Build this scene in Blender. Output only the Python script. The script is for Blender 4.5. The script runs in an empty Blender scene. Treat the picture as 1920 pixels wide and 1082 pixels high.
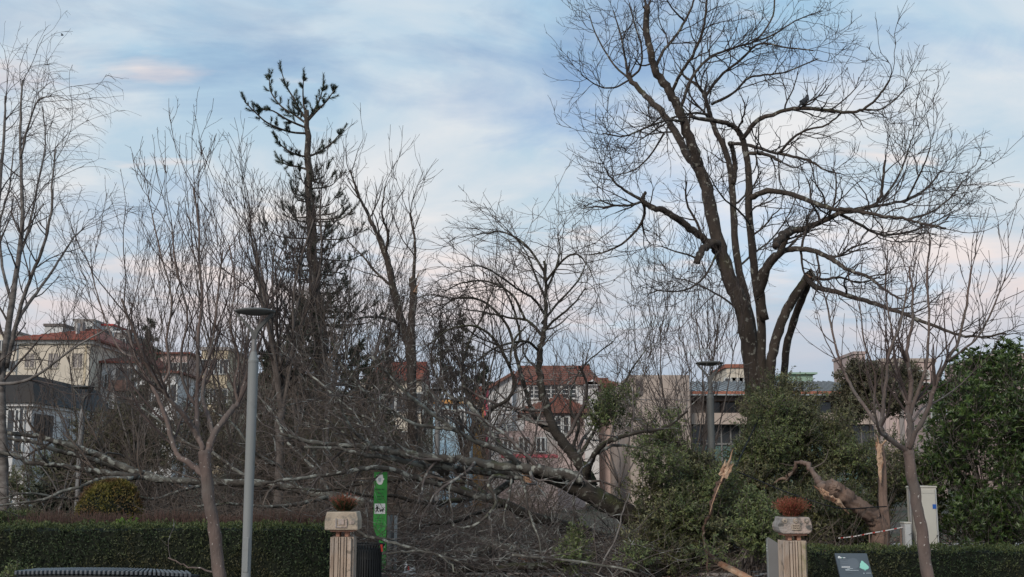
import bpy, math, random
import numpy as np
from math import radians, sin, cos, pi

# ------------------------------------------------------------------ camera, sky, sun, exposure
SC = bpy.context.scene
COL = SC.collection
FPX, HOR, EYE = 2200.0, 895.0, 1.55          # focal length in photo pixels, horizon row, eye height
TILT = math.atan((HOR - 541.0) / FPX)
cam_d = bpy.data.cameras.new('camera'); cam = bpy.data.objects.new('camera', cam_d); COL.objects.link(cam)
cam_d.sensor_width = 36.0; cam_d.lens = FPX / 1920.0 * 36.0
cam_d.clip_start = 0.1; cam_d.clip_end = 6000
cam.location = (0, 0, EYE); cam.rotation_euler = (pi / 2 + TILT, 0, 0)
SC.camera = cam

SUN_EL, SUN_AZ = radians(30), radians(208)    # azimuth measured clockwise from +Y: behind the camera, to its left
world = bpy.data.worlds.new("World"); SC.world = world; world.use_nodes = True
wt = world.node_tree; wn = wt.nodes; wl = wt.links
wn.clear()
def wnode(t, **k):
    n = wn.new(t)
    for a, b in k.items(): setattr(n, a, b)
    return n
def wmath(op, a, b=None, clamp=False):
    n = wn.new('ShaderNodeMath'); n.operation = op; n.use_clamp = clamp
    for i, x in enumerate((a, b)):
        if x is None: continue
        if isinstance(x, (int, float)): n.inputs[i].default_value = x
        else: wl.new(x, n.inputs[i])
    return n.outputs[0]
def wramp(fac, stops):
    n = wn.new('ShaderNodeValToRGB'); e = n.color_ramp.elements
    while len(e) < len(stops): e.new(0.5)
    for el, (p, c) in zip(e, stops): el.position = p; el.color = (c, c, c, 1) if isinstance(c, (int, float)) else (*c, 1)
    wl.new(fac, n.inputs[0]); return n.outputs[0]
def wmix(f, a, b):
    n = wn.new('ShaderNodeMix'); n.data_type = 'RGBA'
    wl.new(f, n.inputs[0])
    for i, x in ((6, a), (7, b)):
        if isinstance(x, tuple): n.inputs[i].default_value = (*x, 1)
        else: wl.new(x, n.inputs[i])
    return n.outputs[2]
sky = wnode('ShaderNodeTexSky', sky_type='NISHITA', sun_disc=False)
sky.sun_elevation = SUN_EL; sky.sun_rotation = SUN_AZ; sky.altitude = 100; sky.air_density = 1.0; sky.dust_density = 1.2
tc = wnode('ShaderNodeTexCoord'); sx = wnode('ShaderNodeSeparateXYZ'); wl.new(tc.outputs['Generated'], sx.inputs[0])
zc = wmath('ADD', wmath('MAXIMUM', sx.outputs[2], 0.0), 0.16)
cu = wmath('DIVIDE', sx.outputs[0], zc); cv = wmath('DIVIDE', sx.outputs[1], zc)
def cloud_noise(su, sv, ou, ov, scale, detail, rough, dist):
    cb = wnode('ShaderNodeCombineXYZ')
    wl.new(wmath('ADD', wmath('MULTIPLY', cu, su), ou), cb.inputs[0]); wl.new(wmath('ADD', wmath('MULTIPLY', cv, sv), ov), cb.inputs[1])
    n = wnode('ShaderNodeTexNoise'); n.inputs['Scale'].default_value = scale; n.inputs['Detail'].default_value = detail
    n.inputs['Roughness'].default_value = rough; n.inputs['Distortion'].default_value = dist
    wl.new(cb.outputs[0], n.inputs['Vector']); return n.outputs['Fac']
n_big = cloud_noise(1.05, 1.0, 3.3, 20.4, 0.75, 6, 0.55, 0.7)
n_wisp = cloud_noise(1.3, 1.9, 3.1, 9.2, 1.7, 9, 0.62, 1.2)
n_tone = cloud_noise(1.4, 1.5, 12.5, 4.7, 1.1, 7, 0.55, 0.5)
n_puff = cloud_noise(1.6, 3.2, 1.2, 4.4, 1.5, 6, 0.5, 0.2)
elev = wmath('MULTIPLY', sx.outputs[2], 2.2, True)
low = wramp(elev, [(0.0, 0.5), (0.38, 0.0)])
cover = wramp(wmath('ADD', wmath('ADD', wmath('MULTIPLY', n_big, 0.72), wmath('MULTIPLY', n_wisp, 0.28)), wmath('MULTIPLY', low, 0.5)), [(0.37, 0.04), (0.53, 0.96), (1, 1)])
c_bright = wramp(elev, [(0.0, (0.30, 0.345, 0.415)), (0.2, (0.375, 0.40, 0.46)), (0.33, (0.59, 0.51, 0.49)), (0.48, (0.64, 0.605, 0.585)), (0.7, (0.56, 0.575, 0.585)), (1, (0.35, 0.465, 0.555))])
c_dark = wramp(elev, [(0.0, (0.25, 0.32, 0.41)), (0.25, (0.33, 0.395, 0.475)), (0.5, (0.39, 0.475, 0.535)), (1, (0.205, 0.38, 0.535))])
tone = wramp(n_tone, [(0.38, 0.0), (0.6, 1.0)])
cloud = wmix(tone, c_dark, c_bright)
puff = wmath('MULTIPLY', wramp(n_puff, [(0.60, 0.0), (0.70, 0.75)]), wramp(elev, [(0.2, 0.0), (0.4, 1.0)]))
cloud = wmix(puff, cloud, (0.66, 0.57, 0.53))
bg_sky = wnode('ShaderNodeBackground'); bg_sky.inputs[1].default_value = 0.095; wl.new(sky.outputs[0], bg_sky.inputs[0])
bg_cl = wnode('ShaderNodeBackground'); bg_cl.inputs[1].default_value = 1.0; wl.new(cloud, bg_cl.inputs[0])
mixs = wnode('ShaderNodeMixShader'); wl.new(cover, mixs.inputs[0]); wl.new(bg_sky.outputs[0], mixs.inputs[1]); wl.new(bg_cl.outputs[0], mixs.inputs[2])
wo = wnode('ShaderNodeOutputWorld'); wl.new(mixs.outputs[0], wo.inputs[0])

sun_d = bpy.data.lights.new('sun', 'SUN'); sun = bpy.data.objects.new('sun', sun_d); COL.objects.link(sun)
sun_d.energy = 1.5; sun_d.angle = radians(16); sun_d.color = (1.0, 0.9, 0.8)
sun.rotation_euler = (pi / 2 - SUN_EL, 0, pi - SUN_AZ); sun.location = (-5, -5, 30)
SC.view_settings.view_transform = 'Standard'; SC.view_settings.look = 'None'
SC.view_settings.exposure = 0.54; SC.view_settings.gamma = 1.0; SC.view_settings.use_curve_mapping = False

# ------------------------------------------------------------------ geometry helpers
def at(px, py, Y):
    """the point on the photo's ray (px, py) that lies at distance Y"""
    xc = (px - 960.0) / FPX; yc = (541.0 - py) / FPX
    s = Y / (cos(TILT) - yc * sin(TILT))
    return np.array([xc * s, Y, EYE + (sin(TILT) + yc * cos(TILT)) * s])
def AX(px, Y, py=800): return at(px, py, Y)[0]
def AZ(py, Y): return at(960, py, Y)[2]
def nrm(a): return a / np.maximum(np.linalg.norm(a, axis=-1, keepdims=True), 1e-9)

class G:
    def __init__(s): s.v = []; s.f = []; s.n = 0
    def add(s, v, f):
        v = np.asarray(v, float).reshape(-1, 3); f = np.asarray(f, int)
        s.v.append(v); s.f.append(f + s.n); s.n += len(v); return s
    def box(s, x0, x1, y0, y1, z0, z1):
        return s.add([(x0,y0,z0),(x1,y0,z0),(x1,y1,z0),(x0,y1,z0),(x0,y0,z1),(x1,y0,z1),(x1,y1,z1),(x0,y1,z1)],
                     [(0,3,2,1),(4,5,6,7),(0,1,5,4),(1,2,6,5),(2,3,7,6),(3,0,4,7)])
    def obox(s, c, a, b, d):
        c, a, b, d = (np.array(q, float) for q in (c, a, b, d))
        v = [c+i*a+j*b+k*d for k in (-1, 1) for i, j in ((-1,-1),(1,-1),(1,1),(-1,1))]
        return s.add(v, [(0,3,2,1),(4,5,6,7),(0,1,5,4),(1,2,6,5),(2,3,7,6),(3,0,4,7)])
    def tube(s, P, R, k=3, caps=False, lump=0.0, rng=None):
        P = np.asarray(P, float); R = np.asarray(R, float)
        if P.ndim == 2: P = P[None]; R = R[None]
        B, n, _ = P.shape
        if B == 0: return s
        T = nrm(np.gradient(P, axis=1)); m = nrm(T.mean(1))
        ax = np.eye(3)[np.argmin(np.abs(m), axis=1)]
        U = nrm(np.cross(T, ax[:, None, :])); V = np.cross(T, U)
        a = np.arange(k) * 2 * pi / k
        r = R[:, :, None, None] * np.ones((1, 1, k, 1))
        if lump and rng is not None: r = r * (1 + lump * rng.standard_normal((B, n, k, 1)))
        vv = P[:, :, None] + r * (np.cos(a)[None, None, :, None] * U[:, :, None] + np.sin(a)[None, None, :, None] * V[:, :, None])
        i = np.arange(n - 1)[:, None] * k; j = np.arange(k)[None]; j2 = (j + 1) % k
        q = np.stack([i + j, i + j2, i + k + j2, i + k + j], -1).reshape(-1, 4)
        q = (q[None] + (np.arange(B) * n * k)[:, None, None]).reshape(-1, 4)
        s.add(vv.reshape(-1, 3), q)
        if caps:
            for b in range(B):
                o = s.n - B*n*k + b*n*k
                s.f.append(np.array([[o + x for x in range(k)][::-1]])); s.f.append(np.array([[o + (n-1)*k + x for x in range(k)]]))
        return s
    def lathe(s, cx, cy, prof, k=16):
        a = np.arange(k) * 2 * pi / k
        v = np.array([[(cx + r*cos(t), cy + r*sin(t), z) for t in a] for r, z in prof]).reshape(-1, 3)
        n = len(prof); i = np.arange(n-1)[:, None]*k; j = np.arange(k)[None]; j2 = (j+1) % k
        return s.add(v, np.stack([i+j, i+j2, i+k+j2, i+k+j], -1).reshape(-1, 4))
    def prism(s, pts, ext):
        pts = np.array(pts, float); n = len(pts); ext = np.array(ext, float)
        base = s.n
        s.add(np.vstack([pts, pts + ext]), np.array([[i, (i+1) % n, n+(i+1) % n, n+i] for i in range(n)]))
        s.f.append(np.array([[base+i for i in range(n)][::-1]])); s.f.append(np.array([[base+n+i for i in range(n)]]))
        return s
    def poly(s, pts): return s.add(pts, [list(range(len(pts)))])
    def leaves(s, p, d, n, L, W):
        p, d, n = np.asarray(p), nrm(d), np.asarray(n); N = len(p)
        if N == 0: return s
        sd = nrm(np.cross(d, n)); nn = np.cross(sd, d); L = np.asarray(L).reshape(-1, 1) * np.ones((N, 1)); W = np.asarray(W).reshape(-1, 1) * np.ones((N, 1))
        v = np.stack([p, p + d*L*.45 + sd*W*.5 + nn*L*.08, p + d*L - nn*L*.06, p + d*L*.45 - sd*W*.5 + nn*L*.08], 1).reshape(-1, 3)
        o = (np.arange(N) * 4)[:, None]
        return s.add(v, np.vstack([o + [0, 1, 2], o + [0, 2, 3]]))
    def needles(s, p, d, L, W, rng):
        p = np.asarray(p); d = nrm(d); N = len(p); sd = nrm(np.cross(d, rng.standard_normal((N, 3)))) * W * .5
        v = np.stack([p + sd, p - sd, p + d*np.asarray(L).reshape(-1, 1)], 1).reshape(-1, 3)
        return s.add(v, (np.arange(N)*3)[:, None] + [0, 1, 2])

ORG = {}
def link_mesh(name, g, mat, parent=None, smooth=False, bevel=0.0, org=None):
    me = bpy.data.meshes.new(name)
    v = np.vstack(g.v); o = ORG[parent.name] if parent is not None else (np.zeros(3) if org is None else np.array(org, float))
    v = v - o
    lens = np.concatenate([np.full(len(f), f.shape[1]) for f in g.f]); idx = np.concatenate([f.ravel() for f in g.f])
    me.vertices.add(len(v)); me.vertices.foreach_set('co', v.astype(np.float32).ravel())
    me.loops.add(len(idx)); me.loops.foreach_set('vertex_index', idx.astype(np.int32))
    me.polygons.add(len(lens)); me.polygons.foreach_set('loop_start', (np.cumsum(lens) - lens).astype(np.int32))
    me.polygons.foreach_set('loop_total', lens.astype(np.int32))
    me.polygons.foreach_set('use_smooth', np.full(len(lens), smooth))
    me.update(calc_edges=True)
    me.materials.append(mat)
    ob = bpy.data.objects.new(name, me); COL.objects.link(ob)
    if parent is not None: ob.parent = parent
    else: ob.location = o
    ORG[ob.name] = o
    if bevel:
        b = ob.modifiers.new('bevel', 'BEVEL'); b.width = bevel; b.segments = 2; b.limit_method = 'ANGLE'
    return ob
def tag(o, label, cat, group=None, kind=None):
    o['label'] = label; o['category'] = cat
    if group: o['group'] = group
    if kind: o['kind'] = kind
    return o
def thing(name, label, cat, loc, group=None):
    o = bpy.data.objects.new(name, None); COL.objects.link(o); o.location = tuple(float(q) for q in loc)
    o.empty_display_size = 0.2; ORG[o.name] = np.array(loc, float)
    return tag(o, label, cat, group)
def part(name, g, mat, parent, kind=None, label=None, **k):
    o = link_mesh(name, g, mat, parent, **k)
    if kind: o['kind'] = kind
    if label: o['label'] = label
    return o
def structure(name, g, mat, **k):
    o = link_mesh(name, g, mat, None, **k); o['kind'] = 'structure'; return o
def copy_tree(o, delta, label=None):
    c = o.copy(); COL.objects.link(c)
    c.location = tuple(np.array(o.location) + np.array(delta)); ORG[c.name] = ORG[o.name] + np.array(delta)
    if label: c['label'] = label
    for ch in list(o.children):
        d = ch.copy(); COL.objects.link(d); d.parent = c
        for g2 in list(ch.children):
            e = g2.copy(); COL.objects.link(e); e.parent = d
    return c

# ------------------------------------------------------------------ materials
def material(name, c1, c2=None, scale=4.0, rough=0.85, bump=0.0, bscale=40.0, stretch=(1, 1, 1), spots=None, moss=None,
             island=0.0, metal=0.0, detail=5, trans=0.0, spec=0.3, coarse=None, objrand=0.0):
    m = bpy.data.materials.new(name); m.use_nodes = True; t = m.node_tree; N = t.nodes; L = t.links
    b = N['Principled BSDF']; b.inputs['Roughness'].default_value = rough; b.inputs['Metallic'].default_value = metal
    b.inputs['Specular IOR Level'].default_value = spec
    tcn = N.new('ShaderNodeTexCoord'); mp = N.new('ShaderNodeMapping'); mp.inputs['Scale'].default_value = stretch
    L.new(tcn.outputs['Object'], mp.inputs[0])
    def noise(sc, det=detail, vec=mp.outputs[0]):
        n = N.new('ShaderNodeTexNoise'); n.inputs['Scale'].default_value = sc; n.inputs['Detail'].default_value = det
        L.new(vec, n.inputs['Vector']); return n.outputs['Fac']
    def ramp(f, a, bb):
        r = N.new('ShaderNodeMapRange'); r.inputs[1].default_value = a; r.inputs[2].default_value = bb; L.new(f, r.inputs[0]); return r.outputs[0]
    def mix(f, a, bb, blend='MIX'):
        n = N.new('ShaderNodeMix'); n.data_type = 'RGBA'; n.blend_type = blend
        if isinstance(f, float): n.inputs[0].default_value = f
        else: L.new(f, n.inputs[0])
        for i, x in ((6, a), (7, bb)):
            if isinstance(x, tuple): n.inputs[i].default_value = (*x, 1)
            else: L.new(x, n.inputs[i])
        return n.outputs[2]
    c2 = c2 or tuple(x * 0.75 for x in c1)
    col = mix(ramp(noise(scale), 0.32, 0.68), c1, c2)
    if coarse: col = mix(ramp(noise(coarse[1], 4, tcn.outputs['Object']), 0.45, 0.62), col, coarse[0])
    if spots: col = mix(ramp(noise(spots[1], 3, tcn.outputs['Object']), spots[2], spots[2] + spots[3]), col, spots[0])
    if moss:
        ge = N.new('ShaderNodeNewGeometry'); sp = N.new('ShaderNodeSeparateXYZ'); L.new(ge.outputs['Normal'], sp.inputs[0])
        mm = N.new('ShaderNodeMath'); mm.operation = 'MULTIPLY'; mm.use_clamp = True
        L.new(ramp(sp.outputs[2], -0.2, 0.6), mm.inputs[0]); L.new(ramp(noise(moss[1], 4, tcn.outputs['Object']), moss[2], moss[2] + 0.12), mm.inputs[1])
        col = mix(mm.outputs[0], col, moss[0])
    if island:
        ge = N.new('ShaderNodeNewGeometry'); hv = N.new('ShaderNodeHueSaturation'); L.new(col, hv.inputs['Color'])
        r = N.new('ShaderNodeMapRange'); r.inputs[3].default_value = 1 - island; r.inputs[4].default_value = 1 + island
        L.new(ge.outputs['Random Per Island'], r.inputs[0]); L.new(r.outputs[0], hv.inputs['Value']); 
        r2 = N.new('ShaderNodeMapRange'); r2.inputs[3].default_value = 0.5 + island*.05; r2.inputs[4].default_value = 0.5 - island*.06
        L.new(ge.outputs['Random Per Island'], r2.inputs[0]); L.new(r2.outputs[0], hv.inputs['Hue'])
        col = hv.outputs['Color']
    if objrand:
        oi = N.new('ShaderNodeObjectInfo'); r3 = N.new('ShaderNodeMapRange'); r3.inputs[3].default_value = 1-objrand; r3.inputs[4].default_value = 1+objrand
        L.new(oi.outputs['Random'], r3.inputs[0]); hv = N.new('ShaderNodeHueSaturation'); L.new(col, hv.inputs['Color']); L.new(r3.outputs[0], hv.inputs['Value']); col = hv.outputs['Color']
    L.new(col, b.inputs['Base Color'])
    if bump:
        bp = N.new('ShaderNodeBump'); bp.inputs['Strength'].default_value = bump; bp.inputs['Distance'].default_value = 0.02
        L.new(noise(bscale, 6), bp.inputs['Height']); L.new(bp.outputs[0], b.inputs['Normal'])
    if trans:
        tr = N.new('ShaderNodeBsdfTranslucent'); L.new(col, tr.inputs['Color']); ms = N.new('ShaderNodeMixShader'); ms.inputs[0].default_value = trans
        L.new(b.outputs[0], ms.inputs[1]); L.new(tr.outputs[0], ms.inputs[2]); L.new(ms.outputs[0], N['Material Output'].inputs[0])
    return m

M = {}
def mk(key, *a, **k): M[key] = material(key, *a, **k)
mk('bark_dark', (0.075, 0.058, 0.047), (0.035, 0.028, 0.024), 6, 0.95, 0.9, 30, (1, 1, .35), spots=((0.22, 0.21, 0.18), 9, .6, .06), moss=((0.05, 0.055, 0.018), 1.2, .58))
mk('twig_dark', (0.062, 0.049, 0.043), (0.036, 0.029, 0.026), 3, 0.9)
mk('bark_young', (0.165, 0.122, 0.105), (0.10, 0.072, 0.062), 7, 0.9, 0.7, 35, (1, 1, .4), spots=((0.42, 0.39, 0.35), 26, .66, .04), coarse=((0.12, 0.10, 0.088), 1.6))
mk('twig_young', (0.088, 0.064, 0.056), (0.052, 0.038, 0.034), 3, 0.9)
mk('bark_birch', (0.20, 0.18, 0.165), (0.075, 0.064, 0.058), 4, 0.85, 0.5, 25, (1, 1, 2.5))
mk('twig_birch', (0.10, 0.080, 0.074), (0.055, 0.044, 0.04), 3, 0.9)
mk('bark_lichen', (0.092, 0.080, 0.068), (0.042, 0.035, 0.030), 5, 0.95, 0.9, 28, spots=((0.27, 0.27, 0.235), 8.5, .53, .09), moss=((0.05, 0.055, 0.02), 1.5, .60), coarse=((0.15, 0.145, 0.125), 2.0))
mk('bark_mossy', (0.046, 0.038, 0.031), (0.022, 0.019, 0.015), 5, 0.95, 1.0, 28, spots=((0.15, 0.15, 0.125), 7, .60, .06), moss=((0.040, 0.044, 0.017), 1.6, .54))
mk('twig_lichen', (0.13, 0.108, 0.098), (0.06, 0.048, 0.043), 2.5, 0.95, spots=((0.27, 0.27, 0.245), 6, .55, .08))
mk('twig_brown', (0.145, 0.114, 0.094), (0.075, 0.058, 0.048), 1.5, 0.95)
mk('bark_grey', (0.16, 0.135, 0.12), (0.08, 0.066, 0.058), 5, 0.92, 0.6, 25, (1, 1, .5))
mk('twig_grey', (0.092, 0.074, 0.066), (0.054, 0.043, 0.039), 2, 0.92)
mk('bark_red', (0.21, 0.145, 0.112), (0.13, 0.085, 0.066), 5, 0.9, 0.6, 25, (1, 1, .5))
mk('bark_brown', (0.13, 0.082, 0.064), (0.075, 0.048, 0.038), 7, 0.92, 0.8, 35, (1, 1, .4), spots=((0.24, 0.19, 0.15), 11, .62, .06))
mk('raw_wood', (0.54, 0.385, 0.265), (0.38, 0.235, 0.15), 14, 0.85, 0.8, 90, (1, 1, .2), coarse=((0.30, 0.15, 0.09), 7))
mk('leaf_holm', (0.125, 0.138, 0.056), (0.072, 0.085, 0.037), 1.4, 0.48, island=.55, trans=.32, spec=.5, coarse=((0.20, 0.20, 0.095), 1.1))
mk('leaf_light', (0.155, 0.19, 0.07), (0.10, 0.125, 0.048), 1.4, 0.5, island=.4, trans=.25, spec=.4)
mk('leaf_laurel', (0.085, 0.135, 0.036), (0.05, 0.082, 0.024), 1.2, 0.42, island=.45, trans=.22, spec=.5)
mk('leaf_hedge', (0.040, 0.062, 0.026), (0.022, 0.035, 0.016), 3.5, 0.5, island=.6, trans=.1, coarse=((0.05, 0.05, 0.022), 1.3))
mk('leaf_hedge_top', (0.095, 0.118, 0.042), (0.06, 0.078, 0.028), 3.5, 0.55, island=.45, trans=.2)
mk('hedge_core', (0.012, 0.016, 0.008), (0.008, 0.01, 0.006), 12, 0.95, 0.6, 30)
mk('leaf_topiary', (0.19, 0.165, 0.032), (0.11, 0.10, 0.026), 3, 0.6, island=.4, trans=.2, coarse=((0.115, 0.065, 0.032), 2.2))
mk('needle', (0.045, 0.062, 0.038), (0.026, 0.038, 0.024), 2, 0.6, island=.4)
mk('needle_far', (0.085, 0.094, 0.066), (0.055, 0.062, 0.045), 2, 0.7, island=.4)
mk('leaf_olive', (0.125, 0.118, 0.068), (0.08, 0.074, 0.046), 1, 0.7, island=.4, trans=.15)
mk('leaf_barberry', (0.088, 0.056, 0.043), (0.05, 0.032, 0.025), 3, 0.85, island=.4)
mk('leaf_redgrass', (0.30, 0.105, 0.055), (0.18, 0.075, 0.04), 5, 0.75, island=.5, trans=.2)
mk('leaf_sprig', (0.15, 0.24, 0.04), (0.10, 0.16, 0.03), 5, 0.6, island=.3, trans=.3)
mk('soil', (0.105, 0.082, 0.060), (0.062, 0.048, 0.036), 2.2, 0.97, 0.8, 14, spots=((0.15, 0.125, 0.095), 22, .60, .06), coarse=((0.055, 0.058, 0.026), 0.35))
mk('litter_leaf', (0.15, 0.105, 0.075), (0.08, 0.055, 0.042), 3, 0.9, island=.6)
mk('pavement', (0.36, 0.325, 0.30), (0.27, 0.24, 0.225), 2.0, 0.85, 0.25, 60, spots=((0.2, 0.17, 0.15), 6, .6, .1))
mk('path', (0.46, 0.42, 0.38), (0.36, 0.33, 0.30), 1.0, 0.9, 0.3, 40)
mk('joint', (0.10, 0.09, 0.08), (0.07, 0.06, 0.055), 6, 0.95)
mk('land', (0.085, 0.085, 0.05), (0.06, 0.055, 0.035), 0.05, 0.97)
mk('stone', (0.44, 0.365, 0.285), (0.33, 0.265, 0.20), 5, 0.92, 0.7, 45, spots=((0.19, 0.175, 0.15), 5, .56, .09))
mk('stone_grey', (0.34, 0.31, 0.285), (0.21, 0.195, 0.18), 6, 0.95, 0.9, 40, spots=((0.11, 0.105, 0.095), 7, .55, .1), coarse=((0.42, 0.33, 0.28), 3.0))
mk('stone_shaft', (0.44, 0.345, 0.265), (0.33, 0.245, 0.185), 4, 0.92, 0.7, 30, (3, 3, .35), spots=((0.20, 0.16, 0.125), 9, .60, .07), coarse=((0.40, 0.335, 0.28), 3.0), objrand=.14)
mk('stone_mossy', (0.42, 0.34, 0.26), (0.33, 0.26, 0.19), 4, 0.9, 0.6, 30, (3, 3, .35), coarse=((0.17, 0.165, 0.065), 4.0), objrand=.1)
mk('stone_brick', (0.42, 0.23, 0.16), (0.33, 0.17, 0.12), 8, 0.9, 0.5, 40)
mk('metal_grey', (0.225, 0.232, 0.225), (0.185, 0.192, 0.188), 1.2, 0.6, spots=((0.16, 0.16, 0.15), 5, .6, .15), stretch=(1, 1, .25))
mk('metal_dark', (0.105, 0.107, 0.102), (0.08, 0.082, 0.079), 3, 0.55)
mk('metal_slab', (0.20, 0.195, 0.19), (0.17, 0.165, 0.16), 2, 0.55, metal=0.2)
mk('bin_black', (0.011, 0.012, 0.013), (0.007, 0.008, 0.008), 8, 0.55, spec=.35)
mk('bench_black', (0.12, 0.13, 0.14), (0.085, 0.092, 0.10), 8, 0.45, spec=.5)
mk('sign_green', (0.045, 0.27, 0.05), (0.035, 0.22, 0.042), 1.5, 0.5)
mk('print_green', (0.018, 0.085, 0.025), (0.015, 0.07, 0.02), 3, 0.6)
mk('print_white', (0.72, 0.72, 0.70), (0.62, 0.62, 0.60), 5, 0.6)
mk('print_black', (0.015, 0.015, 0.015), None, 5, 0.6)
mk('board_slate', (0.075, 0.088, 0.10), (0.060, 0.072, 0.082), 2, 0.35, spec=.5)
mk('board_edge', (0.028, 0.036, 0.05), None, 3, 0.5)
mk('print_mint', (0.27, 0.56, 0.46), (0.22, 0.48, 0.39), 6, 0.6)
mk('print_pale', (0.42, 0.46, 0.48), (0.38, 0.42, 0.44), 6, 0.6)
mk('print_dim', (0.115, 0.132, 0.15), (0.10, 0.118, 0.135), 6, 0.6)
mk('cabinet', (0.52, 0.49, 0.42), (0.46, 0.43, 0.37), 1.5, 0.6, spots=((0.34, 0.31, 0.26), 5, .64, .1))
mk('cabinet_grey', (0.45, 0.45, 0.43), (0.38, 0.38, 0.37), 2, 0.6)
mk('blue', (0.03, 0.12, 0.42), None, 3, 0.5)
mk('red', (0.45, 0.04, 0.03), (0.33, 0.03, 0.025), 4, 0.6)
mk('tape_white', (0.62, 0.60, 0.58), None, 9, 0.6)
mk('cable', (0.010, 0.010, 0.011), None, 5, 0.7)
mk('bird_grey', (0.045, 0.048, 0.055), (0.025, 0.027, 0.03), 20, 0.8)
mk('wall_white', (0.66, 0.65, 0.64), (0.54, 0.53, 0.52), .5, 0.9, coarse=((0.46, 0.45, 0.44), 0.7))
mk('wall_cream', (0.62, 0.55, 0.45), (0.53, 0.47, 0.39), .3, 0.9)
mk('wall_yellow', (0.54, 0.45, 0.32), None, .3, 0.9)
mk('wall_pink', (0.43, 0.32, 0.295), (0.33, 0.25, 0.235), .9, 0.9, coarse=((0.40, 0.36, 0.33), .8))
mk('wall_hotpink', (0.60, 0.12, 0.15), (0.5, 0.10, 0.13), .6, 0.9)
mk('wall_orange', (0.58, 0.27, 0.10), (0.52, 0.32, 0.10), .8, 0.9)
mk('wall_blue', (0.27, 0.42, 0.55), (0.42, 0.52, 0.55), .9, 0.9)
mk('wall_beige', (0.45, 0.37, 0.315), (0.37, 0.305, 0.26), .35, 0.9, coarse=((0.33, 0.275, 0.24), 0.3))
mk('wall_rose', (0.50, 0.385, 0.35), (0.43, 0.335, 0.31), .2, 0.9)
mk('wall_brown', (0.13, 0.075, 0.065), (0.10, 0.06, 0.05), .5, 0.85)
mk('wall_grey', (0.30, 0.27, 0.255), (0.24, 0.215, 0.20), .5, 0.9)
mk('roof_dark', (0.030, 0.031, 0.033), (0.022, 0.022, 0.024), .5, 0.7, coarse=((0.036, 0.031, 0.028), 0.3))
mk('roof_red', (0.265, 0.088, 0.066), (0.20, 0.068, 0.052), .6, 0.9, coarse=((0.22, 0.092, 0.07), 0.25))
mk('roof_brick', (0.215, 0.088, 0.066), (0.155, 0.066, 0.052), .8, 0.9, coarse=((0.175, 0.092, 0.072), 0.4))
mk('roof_metal', (0.36, 0.39, 0.40), (0.29, 0.32, 0.33), .4, 0.5, metal=.2)
mk('roof_green', (0.30, 0.42, 0.33), (0.26, 0.37, 0.29), .3, 0.8)
mk('fascia', (0.36, 0.14, 0.09), None, .5, 0.8)
mk('band_dark', (0.15, 0.13, 0.12), (0.12, 0.10, 0.095), .5, 0.8)
mk('glass_dark', (0.035, 0.04, 0.045), (0.05, 0.052, 0.055), .7, 0.12, spec=.6)
mk('glass_green', (0.10, 0.17, 0.155), (0.07, 0.12, 0.11), .5, 0.15, spec=.6)
mk('frame_white', (0.62, 0.62, 0.60), None, 2, 0.7)
mk('shutter', (0.085, 0.07, 0.066), (0.065, 0.054, 0.05), 2, 0.7)
mk('plastic_clear', (0.35, 0.36, 0.37), (0.2, 0.2, 0.2), 12, 0.25, spec=.6)

# ------------------------------------------------------------------ ground
def hill(x, y):
    h = np.clip((y - 95) / 260.0, 0, 1) ** 1.1 * np.clip((120 - x) / 260.0, 0.12, 1) * 42
    return h
g = G()
xs = np.concatenate([[-2500, -900, -500], np.linspace(-300, 300, 49), [500, 900, 2500]]); ys = np.concatenate([[-300, -60], np.linspace(0, 500, 51), [800, 1500, 4000]])
XX, YY = np.meshgrid(xs, ys, indexing='xy'); ZZ = hill(XX, YY)
nx = len(xs); i = np.arange(len(ys)-1)[:, None]*nx; j = np.arange(nx-1)[None]
g.add(np.stack([XX, YY, ZZ], -1).reshape(-1, 3), np.stack([i+j, i+j+1, i+nx+j+1, i+nx+j], -1).reshape(-1, 4))
structure('ground', g, M['land'], smooth=True)
rng = np.random.default_rng(3)
g = G(); xs = np.linspace(-34, 34, 137); ys = np.linspace(18.9, 62, 87)
XX, YY = np.meshgrid(xs, ys, indexing='xy')
ZZ = 0.03 + 0.05*np.sin(XX*1.7+YY*.6)*np.sin(YY*1.3-XX*.4) + rng.uniform(-.015, .03, XX.shape)
ZZ = np.where((YY > 25.9) & (YY < 28.8), 0.006, np.maximum(ZZ, .006)); nx = len(xs); i = np.arange(len(ys)-1)[:, None]*nx; j = np.arange(nx-1)[None]
g.add(np.stack([XX, YY, ZZ], -1).reshape(-1, 3), np.stack([i+j, i+j+1, i+nx+j+1, i+nx+j], -1).reshape(-1, 4))
structure('park_soil', g, M['soil'], smooth=True)
g = G().box(-34, 34, 26.4, 28.3, -.2, .018); structure('park_path', g, M['path'])
pav = structure('pavement', G().box(-40, 40, -20, 18.72, -.2, .004), M['joint'])
first = None
for a in range(8):
    for b in range(9):
        x, y = -1.7 + b*.6 + (.3 if a % 2 else 0), 18.42 - a*.6
        if first is None:
            gp = G().box(-.293, .293, -.293, .293, 0, .03); first = link_mesh('paver', gp, M['pavement'], pav, bevel=.006); o = first
        else:
            o = first.copy(); COL.objects.link(o)
        o.location = (x, y, .001 + rng.uniform(0, .004))
for x0, x1 in ((-40, -2.0), (4.0, 40)):
    gp = G().box(x0, x1, 12, 18.72, 0, .028); o = link_mesh('paver_field', gp, M['pavement'], pav); o['kind'] = 'stuff'
kerb = structure('kerb', G().box(-40, 40, 18.73, 18.87, -.1, .02), M['joint']); first = None
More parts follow.
